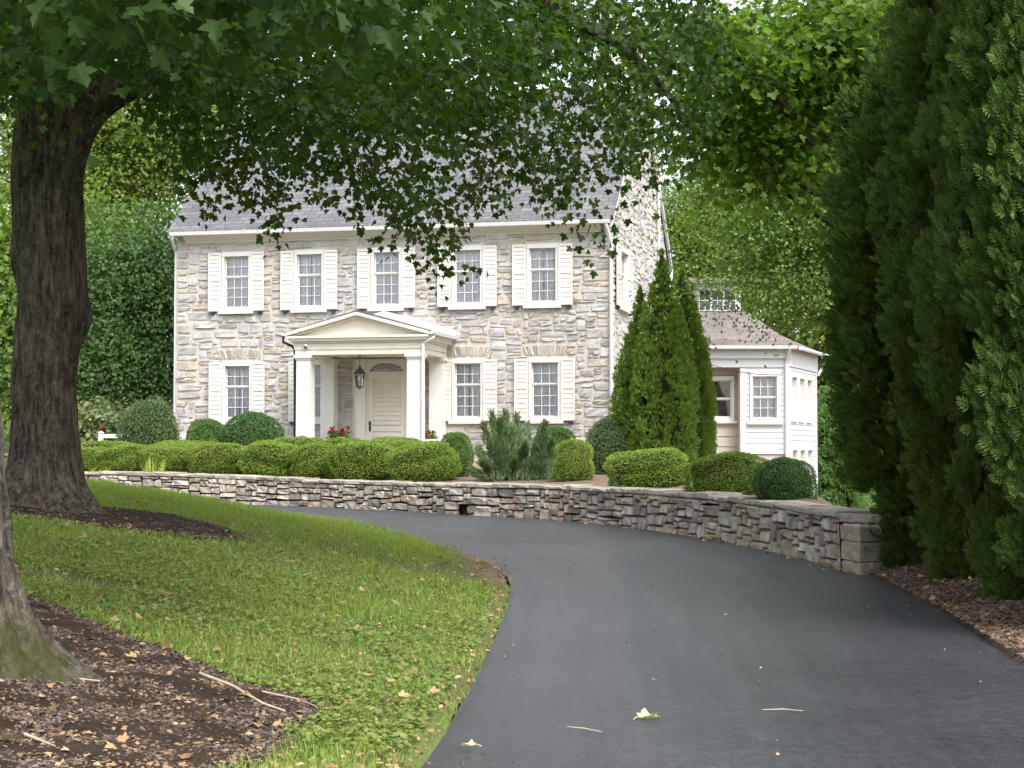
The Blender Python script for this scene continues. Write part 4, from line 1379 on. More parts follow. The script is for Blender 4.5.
# ------------------------------------------------------------------ fence with bird
fp = at(101, 440, 47)
gz = float(yard_z(fp.x, 47))
fen = thing('fence', 'white wooden post and rail fence beside a round shrub left of the house', 'fence', (fp.x, 47, gz))
for i in range(3):
    nb = NB(); x = i * 1.45
    nb.box(x - .06, x + .06, -.06, .06, 0, 1.0); nb.prism([(x - .08, 1.0), (x + .08, 1.0), (x, 1.06)], 'y', -.08, .08)
    nb.build('post', M['paint'], fen)
for z in (.42, .92):
    nb = NB(); nb.box(.06, 2.9, -.025, .025, z - .06, z + .05); nb.build('rail', M['paint'], fen)
def bird():
    t = thing('bird', 'small reddish bird perched on the white fence post', 'bird', (fp.x - .0, 47, gz + 1.06))
    nb = NB()
    prof = [(-.10, .03, .006), (-.06, .05, .022), (-.02, .075, .045), (.02, .10, .05), (.05, .135, .04), (.065, .165, .036), (.075, .19, .028), (.06, .22, .008)]
    nb.tube([(p[0], 0, p[1]) for p in prof], [p[2] for p in prof], 10)
    nb.tube([(-.09, 0, .04), (-.15, 0, -.02), (-.19, 0, -.06)], [.012, .018, .012], 6)
    nb.tube([(.0, .015, .06), (.0, .015, 0)], .005, 5); nb.tube([(.01, -.015, .06), (.01, -.015, 0)], .005, 5)
    nb.build('body', M['red_bird'], t, smooth=True)
    nb = NB(); nb.tube([(.095, 0, .172), (.125, 0, .165)], [.012, .002], 6); nb.build('beak', M['brass'], t)
M['red_bird'] = plain('reddish feather', (0.16, 0.045, 0.03), 0.8, 30, 0.3, 0.2)
bird()

# white bent handrail behind the lime boxwood
hp = at(694, 470, 27.6)
hz = float(yard_z(hp.x, 27.6))
nb = NB()
nb.tube([(0, 0, -.1), (0, 0, .34), (.012, .02, .40), (.05, .08, .43), (.14, .3, .41), (.2, .9, .38)], .022, 8)
nb.tube([(.2, .9, .38), (.2, .9, -.2)], .02, 8)
hr = nb.build('handrail', M['paint']); hr.location = (hp.x, 27.6, hz)
tag(hr, 'white bent pipe handrail between two clipped boxwoods behind the wall', 'handrail')

# ------------------------------------------------------------------ plants: generators
def rhomb(fold=.12):
    return [(0, 0, 0), (.42, .5, fold), (0, 1, 0), (-.42, .5, fold)], [(0, 1, 2), (0, 2, 3)]


def bush_mesh(name, seed, n=6500, leaf=.045, sq=2.6, lump=.10, fuzzy=.03, base=-.75):
    """clipped bush of unit radius (centre at 0), wide = 1 in x,y,z; leaves on a lumpy superellipsoid shell"""
    global rng
    rng = np.random.default_rng(seed)
    d = unit(n)
    d[:, 2] = np.where(d[:, 2] < base, -d[:, 2], d[:, 2])
    r = (np.abs(d) ** sq).sum(1) ** (-1 / sq)
    dirs = [rng.normal(size=3) * f for f in (2.5, 4, 6, 8)]; ph = rng.random(4) * 6
    def lumpf(q):
        return sum(np.sin(q @ dd + p) * w for dd, p, w in zip(dirs, ph, (1, .8, .6, .5))) * lump * .4
    rr = r * (1 + lumpf(d * r[:, None])) + rng.normal(0, fuzzy, n) - rng.random(n) ** 3 * .06
    P = d * rr[:, None]
    nrm = d * 1.0 + unit(n) * .75 + np.array([0, 0, .35])
    Yd = unit(n) + d * .5 + np.array([0, 0, .5])
    nb = NB()
    tv, tp = rhomb()
    nb.scatter(tv, tp, P, frames(Yd, nrm), rng.uniform(.7, 1.3, n) * leaf, 0)
    # inner twig mass
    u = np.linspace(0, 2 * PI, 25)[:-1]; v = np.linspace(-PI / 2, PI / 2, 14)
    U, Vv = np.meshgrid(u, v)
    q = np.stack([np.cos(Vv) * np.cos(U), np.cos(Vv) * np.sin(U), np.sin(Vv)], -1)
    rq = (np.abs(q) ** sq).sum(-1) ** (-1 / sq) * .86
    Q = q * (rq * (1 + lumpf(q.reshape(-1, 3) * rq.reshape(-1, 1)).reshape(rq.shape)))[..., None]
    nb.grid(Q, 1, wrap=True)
    me = np_mesh(name, np.concatenate(nb.V), np.concatenate(nb.L), np.concatenate(nb.S), np.concatenate(nb.M))
    return me


BOX = {}
for key, mat, n, leaf, sq, lump, fz in (('lime', 'box_lime', 17000, .05, 3.2, .11, .025), ('green', 'box_green', 15000, .05, 2.6, .12, .03), ('dark', 'box_dark', 15000, .05, 2.4, .10, .02), ('grey', 'box_grey', 13000, .055, 2.3, .14, .06)):
    BOX[key] = []
    for s in range(3 if key == 'lime' else 1):
        me = bush_mesh('boxwood_' + key, 50 + s + len(key) * 7, n, leaf, sq, lump, fz)
        me.materials.append(M[mat]); me.materials.append(M['twigs_in'])
        BOX[key].append(me)


def bush(px, ytop, wpx, d, key, name, label, cat, group=None, k=0, depth=None, rz=0.0):
    """clipped shrub: top seen at photo row ytop, width wpx pixels at distance d"""
    p = at(px, ytop, d)
    w = wpx * d / F_PX / 2
    g = float(yard_z(p.x, d)) - .04
    h = (p.z - g)
    t = thing(name, label, cat, (p.x, d, g), 0, group)
    o = bpy.data.objects.new('foliage', BOX[key][k % len(BOX[key])]); C.objects.link(o); o.parent = t
    o.location = (0, 0, h * .47)
    o.scale = (w, depth or w, h * .53)
    o.rotation_euler = (0, 0, rz)
    nb = NB()
    r = random.Random(int(px))
    for i in range(4):
        a = r.uniform(0, 6.28)
        nb.tube([(.04 * math.cos(a), .04 * math.sin(a), -.05), (.25 * w * math.cos(a), .25 * w * math.sin(a), h * .35)], [.025, .012], 6)
    nb.build('stem', M['bark_plain'], t)
    return t


HG = 'clipped boxwoods in the hedge along the wall'
hedge = [
    (90, 448, 50, 39.3, 'lime', 'leftmost lime green boxwood of the hedge, beside the big trunk'),
    (128, 446, 50, 39.1, 'lime', 'lime green hedge boxwood left of the pale sword leaves'),
    (172, 446, 54, 38.6, 'lime', 'lime green hedge boxwood right behind the pale sword leaves'),
    (220, 444, 56, 38.1, 'lime', 'lime green hedge boxwood below the small round bush by the first window'),
    (273, 443, 56, 37.6, 'lime', 'lime green hedge boxwood in front of the dark bush under the first window'),
    (315, 445, 42, 37.1, 'lime', 'narrow lime green hedge boxwood below the left porch columns'),
    (362, 443, 66, 36.6, 'lime', 'wide lime green hedge boxwood in front of the porch door'),
    (424, 444, 62, 35.2, 'lime', 'rounded lime green boxwood at the right end of the hedge'),
]
for i, (px, yt, w, d, key, lab) in enumerate(hedge):
    bush(px, yt, w * 1.06, d, key, 'boxwood', lab, 'hedge shrub', HG, i, rz=i * 1.1)
rear = [(110, 443, 70, 41.2, 'lime', 'lime boxwood at the left end of the back hedge row'),
        (190, 442, 80, 41, 'lime', 'lime boxwood of the back row below the left window'),
        (298, 438, 62, 41, 'lime', 'lime boxwood top showing left of the left porch columns'),
        (345, 440, 60, 40.4, 'lime', 'lime boxwood top showing between the left columns and the door'),
        (398, 439, 62, 39.6, 'lime', 'lime boxwood top showing below the porch door')]
for i, (px, yt, w, d, key, lab) in enumerate(rear):
    bush(px, yt, w, d, key, 'boxwood', lab, 'hedge shrub', 'boxwoods in the back row of the hedge', i + 1, rz=i * 2.1)
bush(456, 435, 34, 36.5, 'green', 'boxwood', 'upright dark topped boxwood just right of the hedge end', 'shrub')
bush(151, 404, 57, 45, 'grey', 'round_shrub', 'largest round grey green shrub at the left corner of the house', 'shrub')
bush(207, 422, 42, 45, 'green', 'round_shrub', 'small round green shrub between two larger ones left of the first window', 'shrub')
bush(253, 414, 58, 44.6, 'dark', 'round_shrub', 'dark green dome shrub under the first lower window', 'shrub')
bush(574, 442, 38, 33, 'lime', 'boxwood', 'upright boxwood directly right of the spiky juniper', 'shrub', k=1)
bush(556, 430, 44, 40, 'green', 'round_shrub', 'low round bush behind the juniper under the rightmost lower window', 'shrub')
bush(614, 421, 54, 38.6, 'grey', 'round_shrub', 'olive grey rounded shrub at the right corner of the house', 'shrub', rz=1.7)
bush(648, 450, 82, 29.6, 'lime', 'boxwood', 'wide lime green boxwood in front of the cone evergreens, left of the white handrail', 'shrub', k=2, depth=.6)
bush(729, 455, 76, 25.9, 'lime', 'boxwood', 'wide lime green boxwood in front of the wing, left of the dark green one', 'shrub', k=1, rz=.6)
bush(785, 459, 58, 23.2, 'dark', 'boxwood', 'dark green boxwood at the right end of the shrubs, below the wing', 'shrub', rz=2)


def juniper():
    d = 34.0
    p = at(520, 470, d); g = float(yard_z(p.x, d)) - .03
    t = thing('juniper', 'spiky blue green juniper spreading above the middle of the stone wall', 'shrub', (p.x, d, g))
    nb = NB(); nt_ = NB()
    plumes = []
    r = random.Random(5)
    for (px, yt, base) in ((484, 425, 500), (492, 414, 505), (505, 412, 510), (500, 420, 500), (517, 416, 515), (528, 424, 520), (512, 428, 512), (540, 427, 535), (545, 423, 540), (552, 440, 540),
                           (560, 447, 545), (566, 455, 550), (478, 448, 495), (482, 462, 500), (535, 448, 530), (548, 462, 540), (525, 445, 520), (500, 445, 505), (515, 460, 515), (560, 470, 545), (492, 470, 500), (533, 470, 530), (472, 470, 490)):
        top = at(px, yt, d + r.uniform(-.5, .5)); bs = at(base, 490, d + r.uniform(-.3, .3))
        plumes.append((Vector((bs.x - p.x, bs.y - d, 0)), Vector((top.x - p.x, top.y - d, top.z - g))))
    for a, b in plumes:
        nt_.tube([a, a.lerp(b, .5) + Vector((0, 0, .03)), b], [.018, .01, .003], 5)
        n = int(420 + 350 * (b - a).length)
        tt = rng.random(n) ** .8
        c = np.array(a)[None] * (1 - tt[:, None]) + np.array(b)[None] * tt[:, None]
        rad = (.24 * (1 - tt) ** .8 * (.6 + .4 * np.sin(tt * 17 + r.uniform(0, 6))) + .03) * np.sqrt(rng.random(n))
        th = rng.random(n) * 2 * PI
        off = np.stack([np.cos(th) * rad, np.sin(th) * rad, rng.normal(0, .02, n)], 1)
        ax = np.array((b - a).normalized())
        Yd = ax[None] * 1.2 + off / (rad[:, None] + .02) * .55 + unit(n) * .5
        nb.scatter([(-.10, 0, 0), (.10, 0, 0), (.05, .7, .03), (0, 1, 0), (-.05, .7, .03)], [(0, 1, 2, 3, 4)], c + off, frames(Yd, unit(n)), rng.uniform(.07, .14, n))
    nb.build('foliage', M['juniper'], t)
    nt_.build('stem', M['bark_plain'], t)
juniper()


def sword_plant(px, py, d, n, h, label):
    p = at(px, py, d); g = float(yard_z(p.x, d)) - .02
    t = thing('iris_plant', label, 'plant', (p.x, d, g), 0)
    nb = NB()
    r = random.Random(int(px))
    for i in range(n):
        a = r.uniform(0, 6.28); b = Vector((r.uniform(-.22, .22), r.uniform(-.08, .08), 0))
        hh = h * r.uniform(.6, 1.1); ln = r.uniform(.05, .28)
        dx = Vector((math.cos(a), math.sin(a) * .5, 0))
        w_ = Vector((-math.sin(a), math.cos(a), 0)) * .018 + Vector((.012, 0, 0))
        V = []
        for s in (0, .4, .75, 1):
            c = b + dx * ln * s * s + Vector((0, 0, hh * s * (1 - .12 * s * s)))
            k_ = 1 - s * .95
            V += [c - w_ * k_, c + w_ * k_]
        nb.block([tuple(v) for v in V], [(0, 1, 3, 2), (2, 3, 5, 4), (4, 5, 7, 6)])
    nb.build('leaves', M['iris'], t)
sword_plant(154, 470, 37.55, 38, .5, 'pale yellow green sword leaved plant in front of the hedge')
sword_plant(100, 474, 38.3, 22, .22, 'low pale leafy tuft at the left foot of the hedge')

# ------------------------------------------------------------------ arborvitae
def frond():
    """flat lacy spray: fingers fanning from a stem, each with a short side twig"""
    tv, tp = [], []
    def finger(x0, y0, an, l, w):
        dx, dy = math.sin(an), math.cos(an)
        nx, ny = dy * w, -dx * w
        i = len(tv)
        tv.extend([(x0, y0, 0), (x0 + dx * l * .55 + nx, y0 + dy * l * .55 + ny, .04), (x0 + dx * l, y0 + dy * l, -.03), (x0 + dx * l * .55 - nx, y0 + dy * l * .55 - ny, .04)])
        tp.append((i, i + 1, i + 2, i + 3))
    finger(0, 0, 0, 1.0, .06)
    for y, an, l in ((.08, 52, .50), (.28, 44, .50), (.48, 36, .42), (.66, 28, .30)):
        for q in (-1, 1):
            finger(0, y + .04 * q, math.radians(an * q), l, .065)
            if y > .4: continue
            finger(q * math.sin(math.radians(an)) * l * .4, y + math.cos(math.radians(an)) * l * .4, math.radians((an - 34) * q), l * .5, .04)
    # one thin web along the stem keeps the spray in one piece
    return tv, tp


def arb_mesh(name, seed, h, r0, tufts, per, fsize, tuft_r, prof=None, lump=.12, skirt=0.0):
    global rng
    rng = np.random.default_rng(seed)
    nb = NB()
    if prof is None:
        prof = lambda t: (np.interp(t, [0, .06, .3, .6, .85, 1], [.72, .85, 1, .95, .62, .06]))
    n = tufts
    t = rng.random(n) ** .95
    wgt = prof(t) / 1.0
    keep = rng.random(n) < np.maximum(wgt, .12)
    t = t[keep]; n = len(t)
    th = rng.random(n) * 2 * PI
    # vertical folds
    fold = 1 + lump * (np.sin(th * 5 + 2.2 * np.sin(t * 5 + seed)) * .6 + np.sin(th * 9 + t * 14) * .4 + .6 * (vnoise(th * 2.0, t * h, 1.6) - .5))
    R = r0 * prof(t) * fold * (1 - .22 * rng.random(n) ** 2.2)
    Cn = np.stack([R * np.cos(th), R * np.sin(th), t * h * .97 + .05], 1)
    out = np.stack([np.cos(th), np.sin(th), np.zeros(n)], 1)
    m = per
    idx = np.repeat(np.arange(n), m)
    o = out[idx]
    tr = (tuft_r * rng.uniform(.6, 1.25, n) * np.clip(prof(t) * 1.6, .35, 1))[idx]
    loc = unit(n * m) * (rng.random(n * m) ** .5)[:, None] * tr[:, None] * np.array([1, 1, 1.15])
    ins = (loc * o).sum(1)
    loc -= o * np.minimum(ins + .15 * tr, 0)[:, None] * .7
    P = Cn[idx] + loc
    side = np.cross(o, [0, 0, 1.0])
    Yd = o * .75 + np.array([0, 0, .75]) + loc / tr[:, None] * .7 + unit(n * m) * .4
    Zd = side * rng.choice([-1, 1], n * m)[:, None] * .7 + o * .7 + unit(n * m) * .5
    tv, tp = frond()
    nb.scatter(tv, tp, P - Yd / np.linalg.norm(Yd, axis=1, keepdims=True) * fsize * .4, frames(Yd, Zd), rng.uniform(.7, 1.3, n * m) * fsize, 0)
    # inner branch mass
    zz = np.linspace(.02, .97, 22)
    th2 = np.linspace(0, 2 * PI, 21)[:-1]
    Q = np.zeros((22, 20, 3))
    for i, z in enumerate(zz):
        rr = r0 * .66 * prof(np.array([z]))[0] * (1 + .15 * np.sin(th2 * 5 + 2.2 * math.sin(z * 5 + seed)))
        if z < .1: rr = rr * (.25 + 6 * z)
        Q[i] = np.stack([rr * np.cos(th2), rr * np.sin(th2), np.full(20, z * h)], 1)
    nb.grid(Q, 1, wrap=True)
    return np_mesh(name, np.concatenate(nb.V), np.concatenate(nb.L), np.concatenate(nb.S), np.concatenate(nb.M))


def place_arb(me, mats, loc, scale, rz, label, group=None, name='arborvitae', trunk_h=.9, trunk_r=.07, cat='evergreen'):
    t = thing(name, label, cat, loc, rz, group)
    if len(me.materials) == 0:
        for m in mats: me.materials.append(m)
    o = bpy.data.objects.new('crown', me); C.objects.link(o); o.parent = t; o.scale = scale
    nb = NB()
    r = random.Random(int(loc[0] * 100 + loc[1]))
    for i in range(3):
        x, y = r.uniform(-.12, .12), r.uniform(-.12, .12)
        nb.tube([(x, y, -.1), (x * 1.2, y * 1.2, trunk_h)], [trunk_r * 1.2, trunk_r * .8], 8)
    nb.build('trunk', M['bark_plain'], t)
    return t


hp_prof = lambda t: np.interp(t, [0, .05, .15, .35, .6, .82, .94, 1], [.50, .60, .78, 1.0, 1.0, .90, .62, .18])
ARB = [arb_mesh('arborvitae_crown', 5, 6.4, .93, 760, 80, .105, .22, hp_prof, .27), arb_mesh('arborvitae_crown', 8, 6.4, .93, 760, 80, .105, .22, hp_prof, .27)]
AG = 'tall arborvitae lining the right side of the driveway'
for i, (x, y, h, w, lab) in enumerate([
        (4.75, 18.9, 6.2, 1.02, 'dark arborvitae standing at the end of the stone wall'),
        (4.68, 16.85, 7.2, .84, 'tall arborvitae second from the stone wall, nearest neighbour of the one at its end'),
        (4.56, 14.9, 7.8, .78, 'tall arborvitae third from the end of the stone wall'),
        (4.55, 13.1, 8.2, .92, 'tall arborvitae cut by the right edge of the photo, nearest the camera')]):
    s = h / 6.4
    place_arb(ARB[i % 2], [M['arb'], M['twigs_in']], (x, y, .01 * y + .06), (w / .95, w / .95, s), i * 1.9, lab, AG)

cone = lambda t: np.interp(t, [0, .05, .2, .4, .6, .8, .92, 1], [.88, .96, 1.0, .92, .70, .37, .14, .0])
CONE = [arb_mesh('cone_crown', 21, 5.0, .72, 1500, 18, .09, .12, cone, .13), arb_mesh('cone_crown', 24, 5.0, .72, 1500, 18, .09, .12, cone, .13)]
CG = 'cone shaped evergreens beside the gable'
for i, (px, yt, wpx, d, lab) in enumerate([
        (641, 283, 58, 38.6, 'shorter cone shaped evergreen in front of the gable, left of the tallest'),
        (662, 246, 68, 38.0, 'tallest cone shaped evergreen, pointed top against the gable'),
        (681, 264, 62, 39.6, 'cone shaped evergreen just right of the tallest one'),
        (692, 282, 46, 41.2, 'narrow cone shaped evergreen next to the white wing')]):
    p = at(px, yt, d)
    g = float(yard_z(p.x, d)) - .03
    r = wpx * d / F_PX / 2
    place_arb(CONE[i % 2], [M['arb_cone'], M['twigs_in']], (p.x, d, g), (r / .75, r / .75, (p.z - g) / 5.0), i * 1.3, lab, CG, 'cone_evergreen', .4, .05)

FAR = [arb_mesh('far_cone_crown', 31, 5.0, .9, 1300, 16, .10, .17, cone, .16)]
for i, (px, yt, wpx, d, lab) in enumerate([
        (838, 355, 62, 60, 'pale green cone evergreen far behind, just right of the white wing'),
        (868, 330, 66, 63, 'pale green cone evergreen far behind, half hidden by the dark arborvitae'),
        (822, 385, 40, 66, 'smaller pale evergreen at the far right corner of the white wing')]):
    p = at(px, yt, d); g = -.8; r = wpx * d / F_PX / 2
    place_arb(FAR[0], [M['arb_far'], M['twigs_in']], (p.x, d, g), (r / .9, r / .9, (p.z - g) / 5.0), i * 2.2, lab, 'pale evergreens beyond the wing', 'far_evergreen', .4, .05)

# ------------------------------------------------------------------ deciduous trees
def maple_leaf():
    half = [(.16, -.07), (.44, -.06), (.37, .13), (.52, .20), (.70, .47), (.47, .50), (.25, .50), (.29, .72), (.12, .85)]
    z = lambda x, y: abs(x) * .28 - .10 * (y - .4) ** 2
    tv = [(0, 0, 0), (0, 1, z(0, 1))] + [(x, y, z(x, y)) for x, y in half] + [(-x, y, z(x, y)) for x, y in half]
    n = len(half)
    return tv, [tuple([0] + [2 + i for i in range(n)] + [1]), tuple([0, 1] + [2 + n + i for i in range(n)][::-1])]
ML = maple_leaf()


def leaf_frames(n, outward, droop=.35, up=.8, jitter=.6):
    o = outward / (np.linalg.norm(outward, axis=1, keepdims=True) + 1e-6)
    Yd = o * .6 + unit(n) * .7 - np.array([0, 0, droop])
    Z = np.array([0, 0, up]) + o * .35 + unit(n) * jitter
    return frames(Yd, Z)


def blob_leaves(nb, blobs, clusters, per, leaf, csize, seed, mat=0, shell=.45, flat=.4, template=None):
    """leaf clumps through ellipsoid blobs (cx,cy,cz,rx,ry,rz)"""
    global rng
    rng = np.random.default_rng(seed)
    vol = np.array([b[3] * b[4] * b[5] for b in blobs]) ** .75
    cnt = (vol / vol.sum() * clusters).astype(int)
    for b, n in zip(blobs, cnt):
        d = unit(n)
        rr = rng.random(n) ** shell
        c0 = np.array(b[:3]); R = np.array(b[3:6])
        cc = c0 + d * rr[:, None] * R * (1 + .12 * rng.normal(size=(n, 1)))
        m = per
        cs = csize * rng.uniform(.6, 1.5, n)
        loc = rng.normal(size=(n, m, 3)) * np.array([1, 1, flat]) * .5 * cs[:, None, None]
        # droop of each clump away from centre
        loc[:, :, 2] -= .25 * (loc[:, :, 0] ** 2 + loc[:, :, 1] ** 2) / cs[:, None]
        P = (cc[:, None, :] + loc).reshape(-1, 3)
        o = np.repeat(d, m, axis=0) + loc.reshape(-1, 3) * .8
        tv, tp = template or ML
        nb.scatter(tv, tp, P, leaf_frames(n * m, o), rng.uniform(.65, 1.25, n * m) * leaf, mat)


def bark_tube(nb, pts, rad, n=40, seg=80, seed=0, flare=None, ridge=.05, mat=0, scars=()):
    """trunk with flared roots and bark relief; flare=(height, lobes, amount)"""
    C_ = catmull([tuple(p) for p in pts], seg)
    R = np.interp(np.linspace(0, 1, seg), np.linspace(0, 1, len(rad)), rad)
    th = np.linspace(0, 2 * PI, n + 1)[:-1]
    P = np.zeros((seg, n, 3))
    rr_ = random.Random(seed)
    lob = [(rr_.uniform(0, 6.28), rr_.uniform(.6, 1.2)) for _ in range(6)]
    zb = C_[0, 2]
    tan = np.gradient(C_, axis=0); tan /= np.linalg.norm(tan, axis=1, keepdims=True)
    for i in range(seg):
        t = Vector(tan[i]); a = t.cross(Vector((0, 1, 0))).normalized() if abs(t.y) < .9 else t.cross(Vector((0, 0, 1))).normalized(); b = t.cross(a)
        for j in range(n):
            dirv = a * math.cos(th[j]) + b * math.sin(th[j])
            h = C_[i, 2] - zb
            k_ = 1.0
            if flare:
                f = math.exp(-h / flare[0])
                ang = math.atan2(dirv.y, dirv.x)
                l = sum(w * max(0, math.cos(ang - q)) ** 6 for q, w in lob)
                k_ += f * (flare[2] * .45 + flare[2] * l)
            q = Vector((math.cos(th[j]) * 2.2, math.sin(th[j]) * 2.2, h * .9 + seed))
            s = mnoise.noise(q * 1.1) * .09 + ridge * mnoise.noise(Vector((math.cos(th[j]) * 7, math.sin(th[j]) * 7, h * 1.6 + seed * 3))) + ridge * .6 * mnoise.noise(Vector((math.cos(th[j]) * 14, math.sin(th[j]) * 14, h * 4 + seed)))
            for (sh, sa, sr, am) in scars:
                dz = (h - sh); da = (math.atan2(dirv.y, dirv.x) - sa + PI) % (2 * PI) - PI
                s += am * math.exp(-(dz * dz) / (sr * sr) - (da * da) / .25)
            P[i, j] = Vector(C_[i]) + dirv * R[i] * (k_ + s)
    nb.grid(P, mat, wrap=True)


# ---- the big maple
MX, MY = -4.80, 17.5
MZ = float(lawn_z(np.array([MX]), np.array([MY]))[0])
maple = thing('maple_tree', 'big maple with a thick furrowed trunk and drooping leafy branches across the top', 'tree', (MX, MY, MZ))
def rel(p): return (p[0] - MX, p[1] - MY, p[2] - MZ)
nb = NB()
bark_tube(nb, [(0, 0, -.15), (0.0, 0, .6), (-.02, 0, 1.4), (.05, 0, 2.3), (.0, 0, 3.4), (.12, 0, 4.4), (.1, .05, 5.2)], [.345, .315, .32, .335, .35, .38, .40], 110, 220, 2, (.28, 5, .72), .085,
          scars=((2.15, 0.0, .2, .26), (2.7, PI, .3, .2), (1.6, -.4, .12, .1), (1.2, -1.8, .2, .08)))
limbs = [
    ([(.10, 0, 3.55), (.34, -.02, 4.05), (.72, -.08, 4.34), (1.4, -.2, 4.6), (2.6, -.5, 5.2), (4.4, -.8, 5.3), (5.65, -1.1, 4.65), (6.16, -1.1, 4.25), (6.6, -1.1, 3.65)], [.25, .22, .19, .16, .13, .09, .055, .04, .012]),
    ([(-.05, 0, 4.6), (-.15, .1, 5.8), (-.4, .2, 7.4), (-.3, .1, 9.6)], [.40, .30, .22, .05]),
    ([(.1, 0, 4.6), (.5, .4, 6), (1.2, 1.4, 7.2), (2.4, 3, 8.6)], [.28, .2, .14, .04]),
    ([(-.1, 0, 4.8), (-1.2, -.6, 6.0), (-3, -1.4, 6.9), (-4.6, -2, 7.2)], [.24, .17, .1, .03]),
    ([(.1, -.1, 4.8), (.5, -1.4, 5.9), (1.2, -3.2, 6.4), (2.2, -5, 6.2)], [.22, .15, .1, .03]),
    ([(.4, 0, 4.75), (1.6, .8, 5.7), (3.2, 1.8, 6.2), (5.2, 2.4, 5.6)], [.16, .12, .08, .03]),
]
for i, (p, r) in enumerate(limbs):
    bark_tube(nb, p, r, 20, 40, 10 + i, None, .07)
mtrunk = nb.build('trunk', M['bark'], maple, smooth=True)
# crown
nb = NB(); tw = NB()
rng = np.random.default_rng(77)
# low hanging sprays (photo column, lowest row, distance)
HANGS = []
ctrl = [(150, 120), (190, 190), (213, 225), (245, 205), (272, 250), (300, 195), (335, 215), (372, 205), (402, 262), (440, 296), (468, 285), (500, 212), (540, 212), (575, 225), (594, 262), (612, 190), (650, 195), (690, 160), (720, 120)]
cx_, cy_ = zip(*ctrl)
r_ = random.Random(12)
for i in range(80):
    px = r_.uniform(150, 715)
    yb = np.interp(px, cx_, cy_) - abs(r_.gauss(0, 34)) - (0 if i % 3 else 15)
    HANGS.append((px, yb, r_.uniform(14.2, 19.5)))
for i in range(46):
    HANGS.append((r_.uniform(575, 705), r_.uniform(20, 175), r_.uniform(15.0, 18.0)))
for (px, yb) in ctrl:
    HANGS.append((px, yb, r_.uniform(15.2, 17.5))); HANGS.append((px + r_.uniform(-12, 12), yb - r_.uniform(8, 30), r_.uniform(15.2, 17.5)))
TOPS = []
for (px, yb, d) in HANGS:
    end = at(px, yb, d)
    top = end + Vector((r_.uniform(-1.1, .5), r_.uniform(-.5, .5), r_.uniform(.6, 1.2)))
    mid = end.lerp(top, .55) + Vector((r_.uniform(-.15, .15), 0, .16))
    cv = catmull([rel(top), rel(mid), rel(end)], 10)
    tw.tube([tuple(c) for c in cv], list(np.linspace(.0045, .0015, 10)), 4)
    TOPS.append(tuple(cv[0]))
    L = (top - end).length
    n = int(44 * L)
    t = rng.random(n) ** .8
    base = np.stack([np.interp(t, np.linspace(0, 1, 10), cv[:, q]) for q in range(3)], 1)
    off = rng.normal(0, 1, (n, 3)) * np.array([.19, .17, .12]) * (1.15 - .65 * t)[:, None]
    P = base + off
    o = off * 2 + np.array([0, 0, -.25])
    Yd = o / (np.linalg.norm(o, axis=1, keepdims=True) + .01) * .6 + np.array([0, 0, -.55]) + unit(n) * .6
    Z = unit(n) * .9 + np.array([0, -.55, .5])
    nb.scatter(ML[0], ML[1], P, frames(Yd, Z), rng.uniform(.045, .082, n))
# dense lower crown and the rest of the crown
def region(n, xr, yr, zlow, zhi, seed, per, leaf, cs):
    global rng
    rng = np.random.default_rng(seed)
    x = rng.uniform(*xr, n); y = rng.uniform(*yr, n)
    zl = zlow(x, y); z = zl + rng.random(n) ** 1.3 * (zhi - zl)
    cc = np.stack([x - MX, y - MY, z - MZ], 1)
    c_ = cs * rng.uniform(.6, 1.4, n)
    loc = rng.normal(size=(n, per, 3)) * np.array([1, 1, .42]) * .5 * c_[:, None, None]
    loc[:, :, 2] -= .25 * (loc[:, :, 0] ** 2 + loc[:, :, 1] ** 2) / c_[:, None]
    P = (cc[:, None] + loc).reshape(-1, 3)
    o = np.repeat(cc * np.array([1, 1, 0]) * .12, per, axis=0) + loc.reshape(-1, 3)
    nb.scatter(ML[0], ML[1], P, leaf_frames(n * per, o, .5), rng.uniform(.65, 1.25, n * per) * leaf)
dense = [(-400, 90), (0, 92), (110, 70), (150, 80), (190, 88), (300, 106), (380, 134), (450, 128), (520, 84), (560, 20), (600, 0), (640, 30), (700, 20), (740, -30), (1000, -120)]
dx_, dy_ = zip(*dense)
def zlow(x, y):
    px = 512 + 1700 * x / y
    return 1.55 + (448 - np.interp(px, dx_, dy_)) / 1700 * y + .1
region(900, (-8.5, .4), (13.2, 21.5), zlow, 7.2, 101, 42, .076, .66)
region(210, (-10, .5), (11.5, 24), lambda x, y: 6.4 + 0 * x, 10.5, 102, 26, .17, 1.0)
def absorb(a, b, mat):
    for V, L, S in zip(b.V, b.L, b.S):
        a.V.append(V); a.L.append(L + a.nv); a.S.append(S + a.nl); a.M.append(np.full(len(S), mat))
    a.nv += b.nv; a.nl += b.nl
absorb(nb, tw, 1)
nb.build('crown', [M['leaf_maple'], M['bark_twig']], maple)

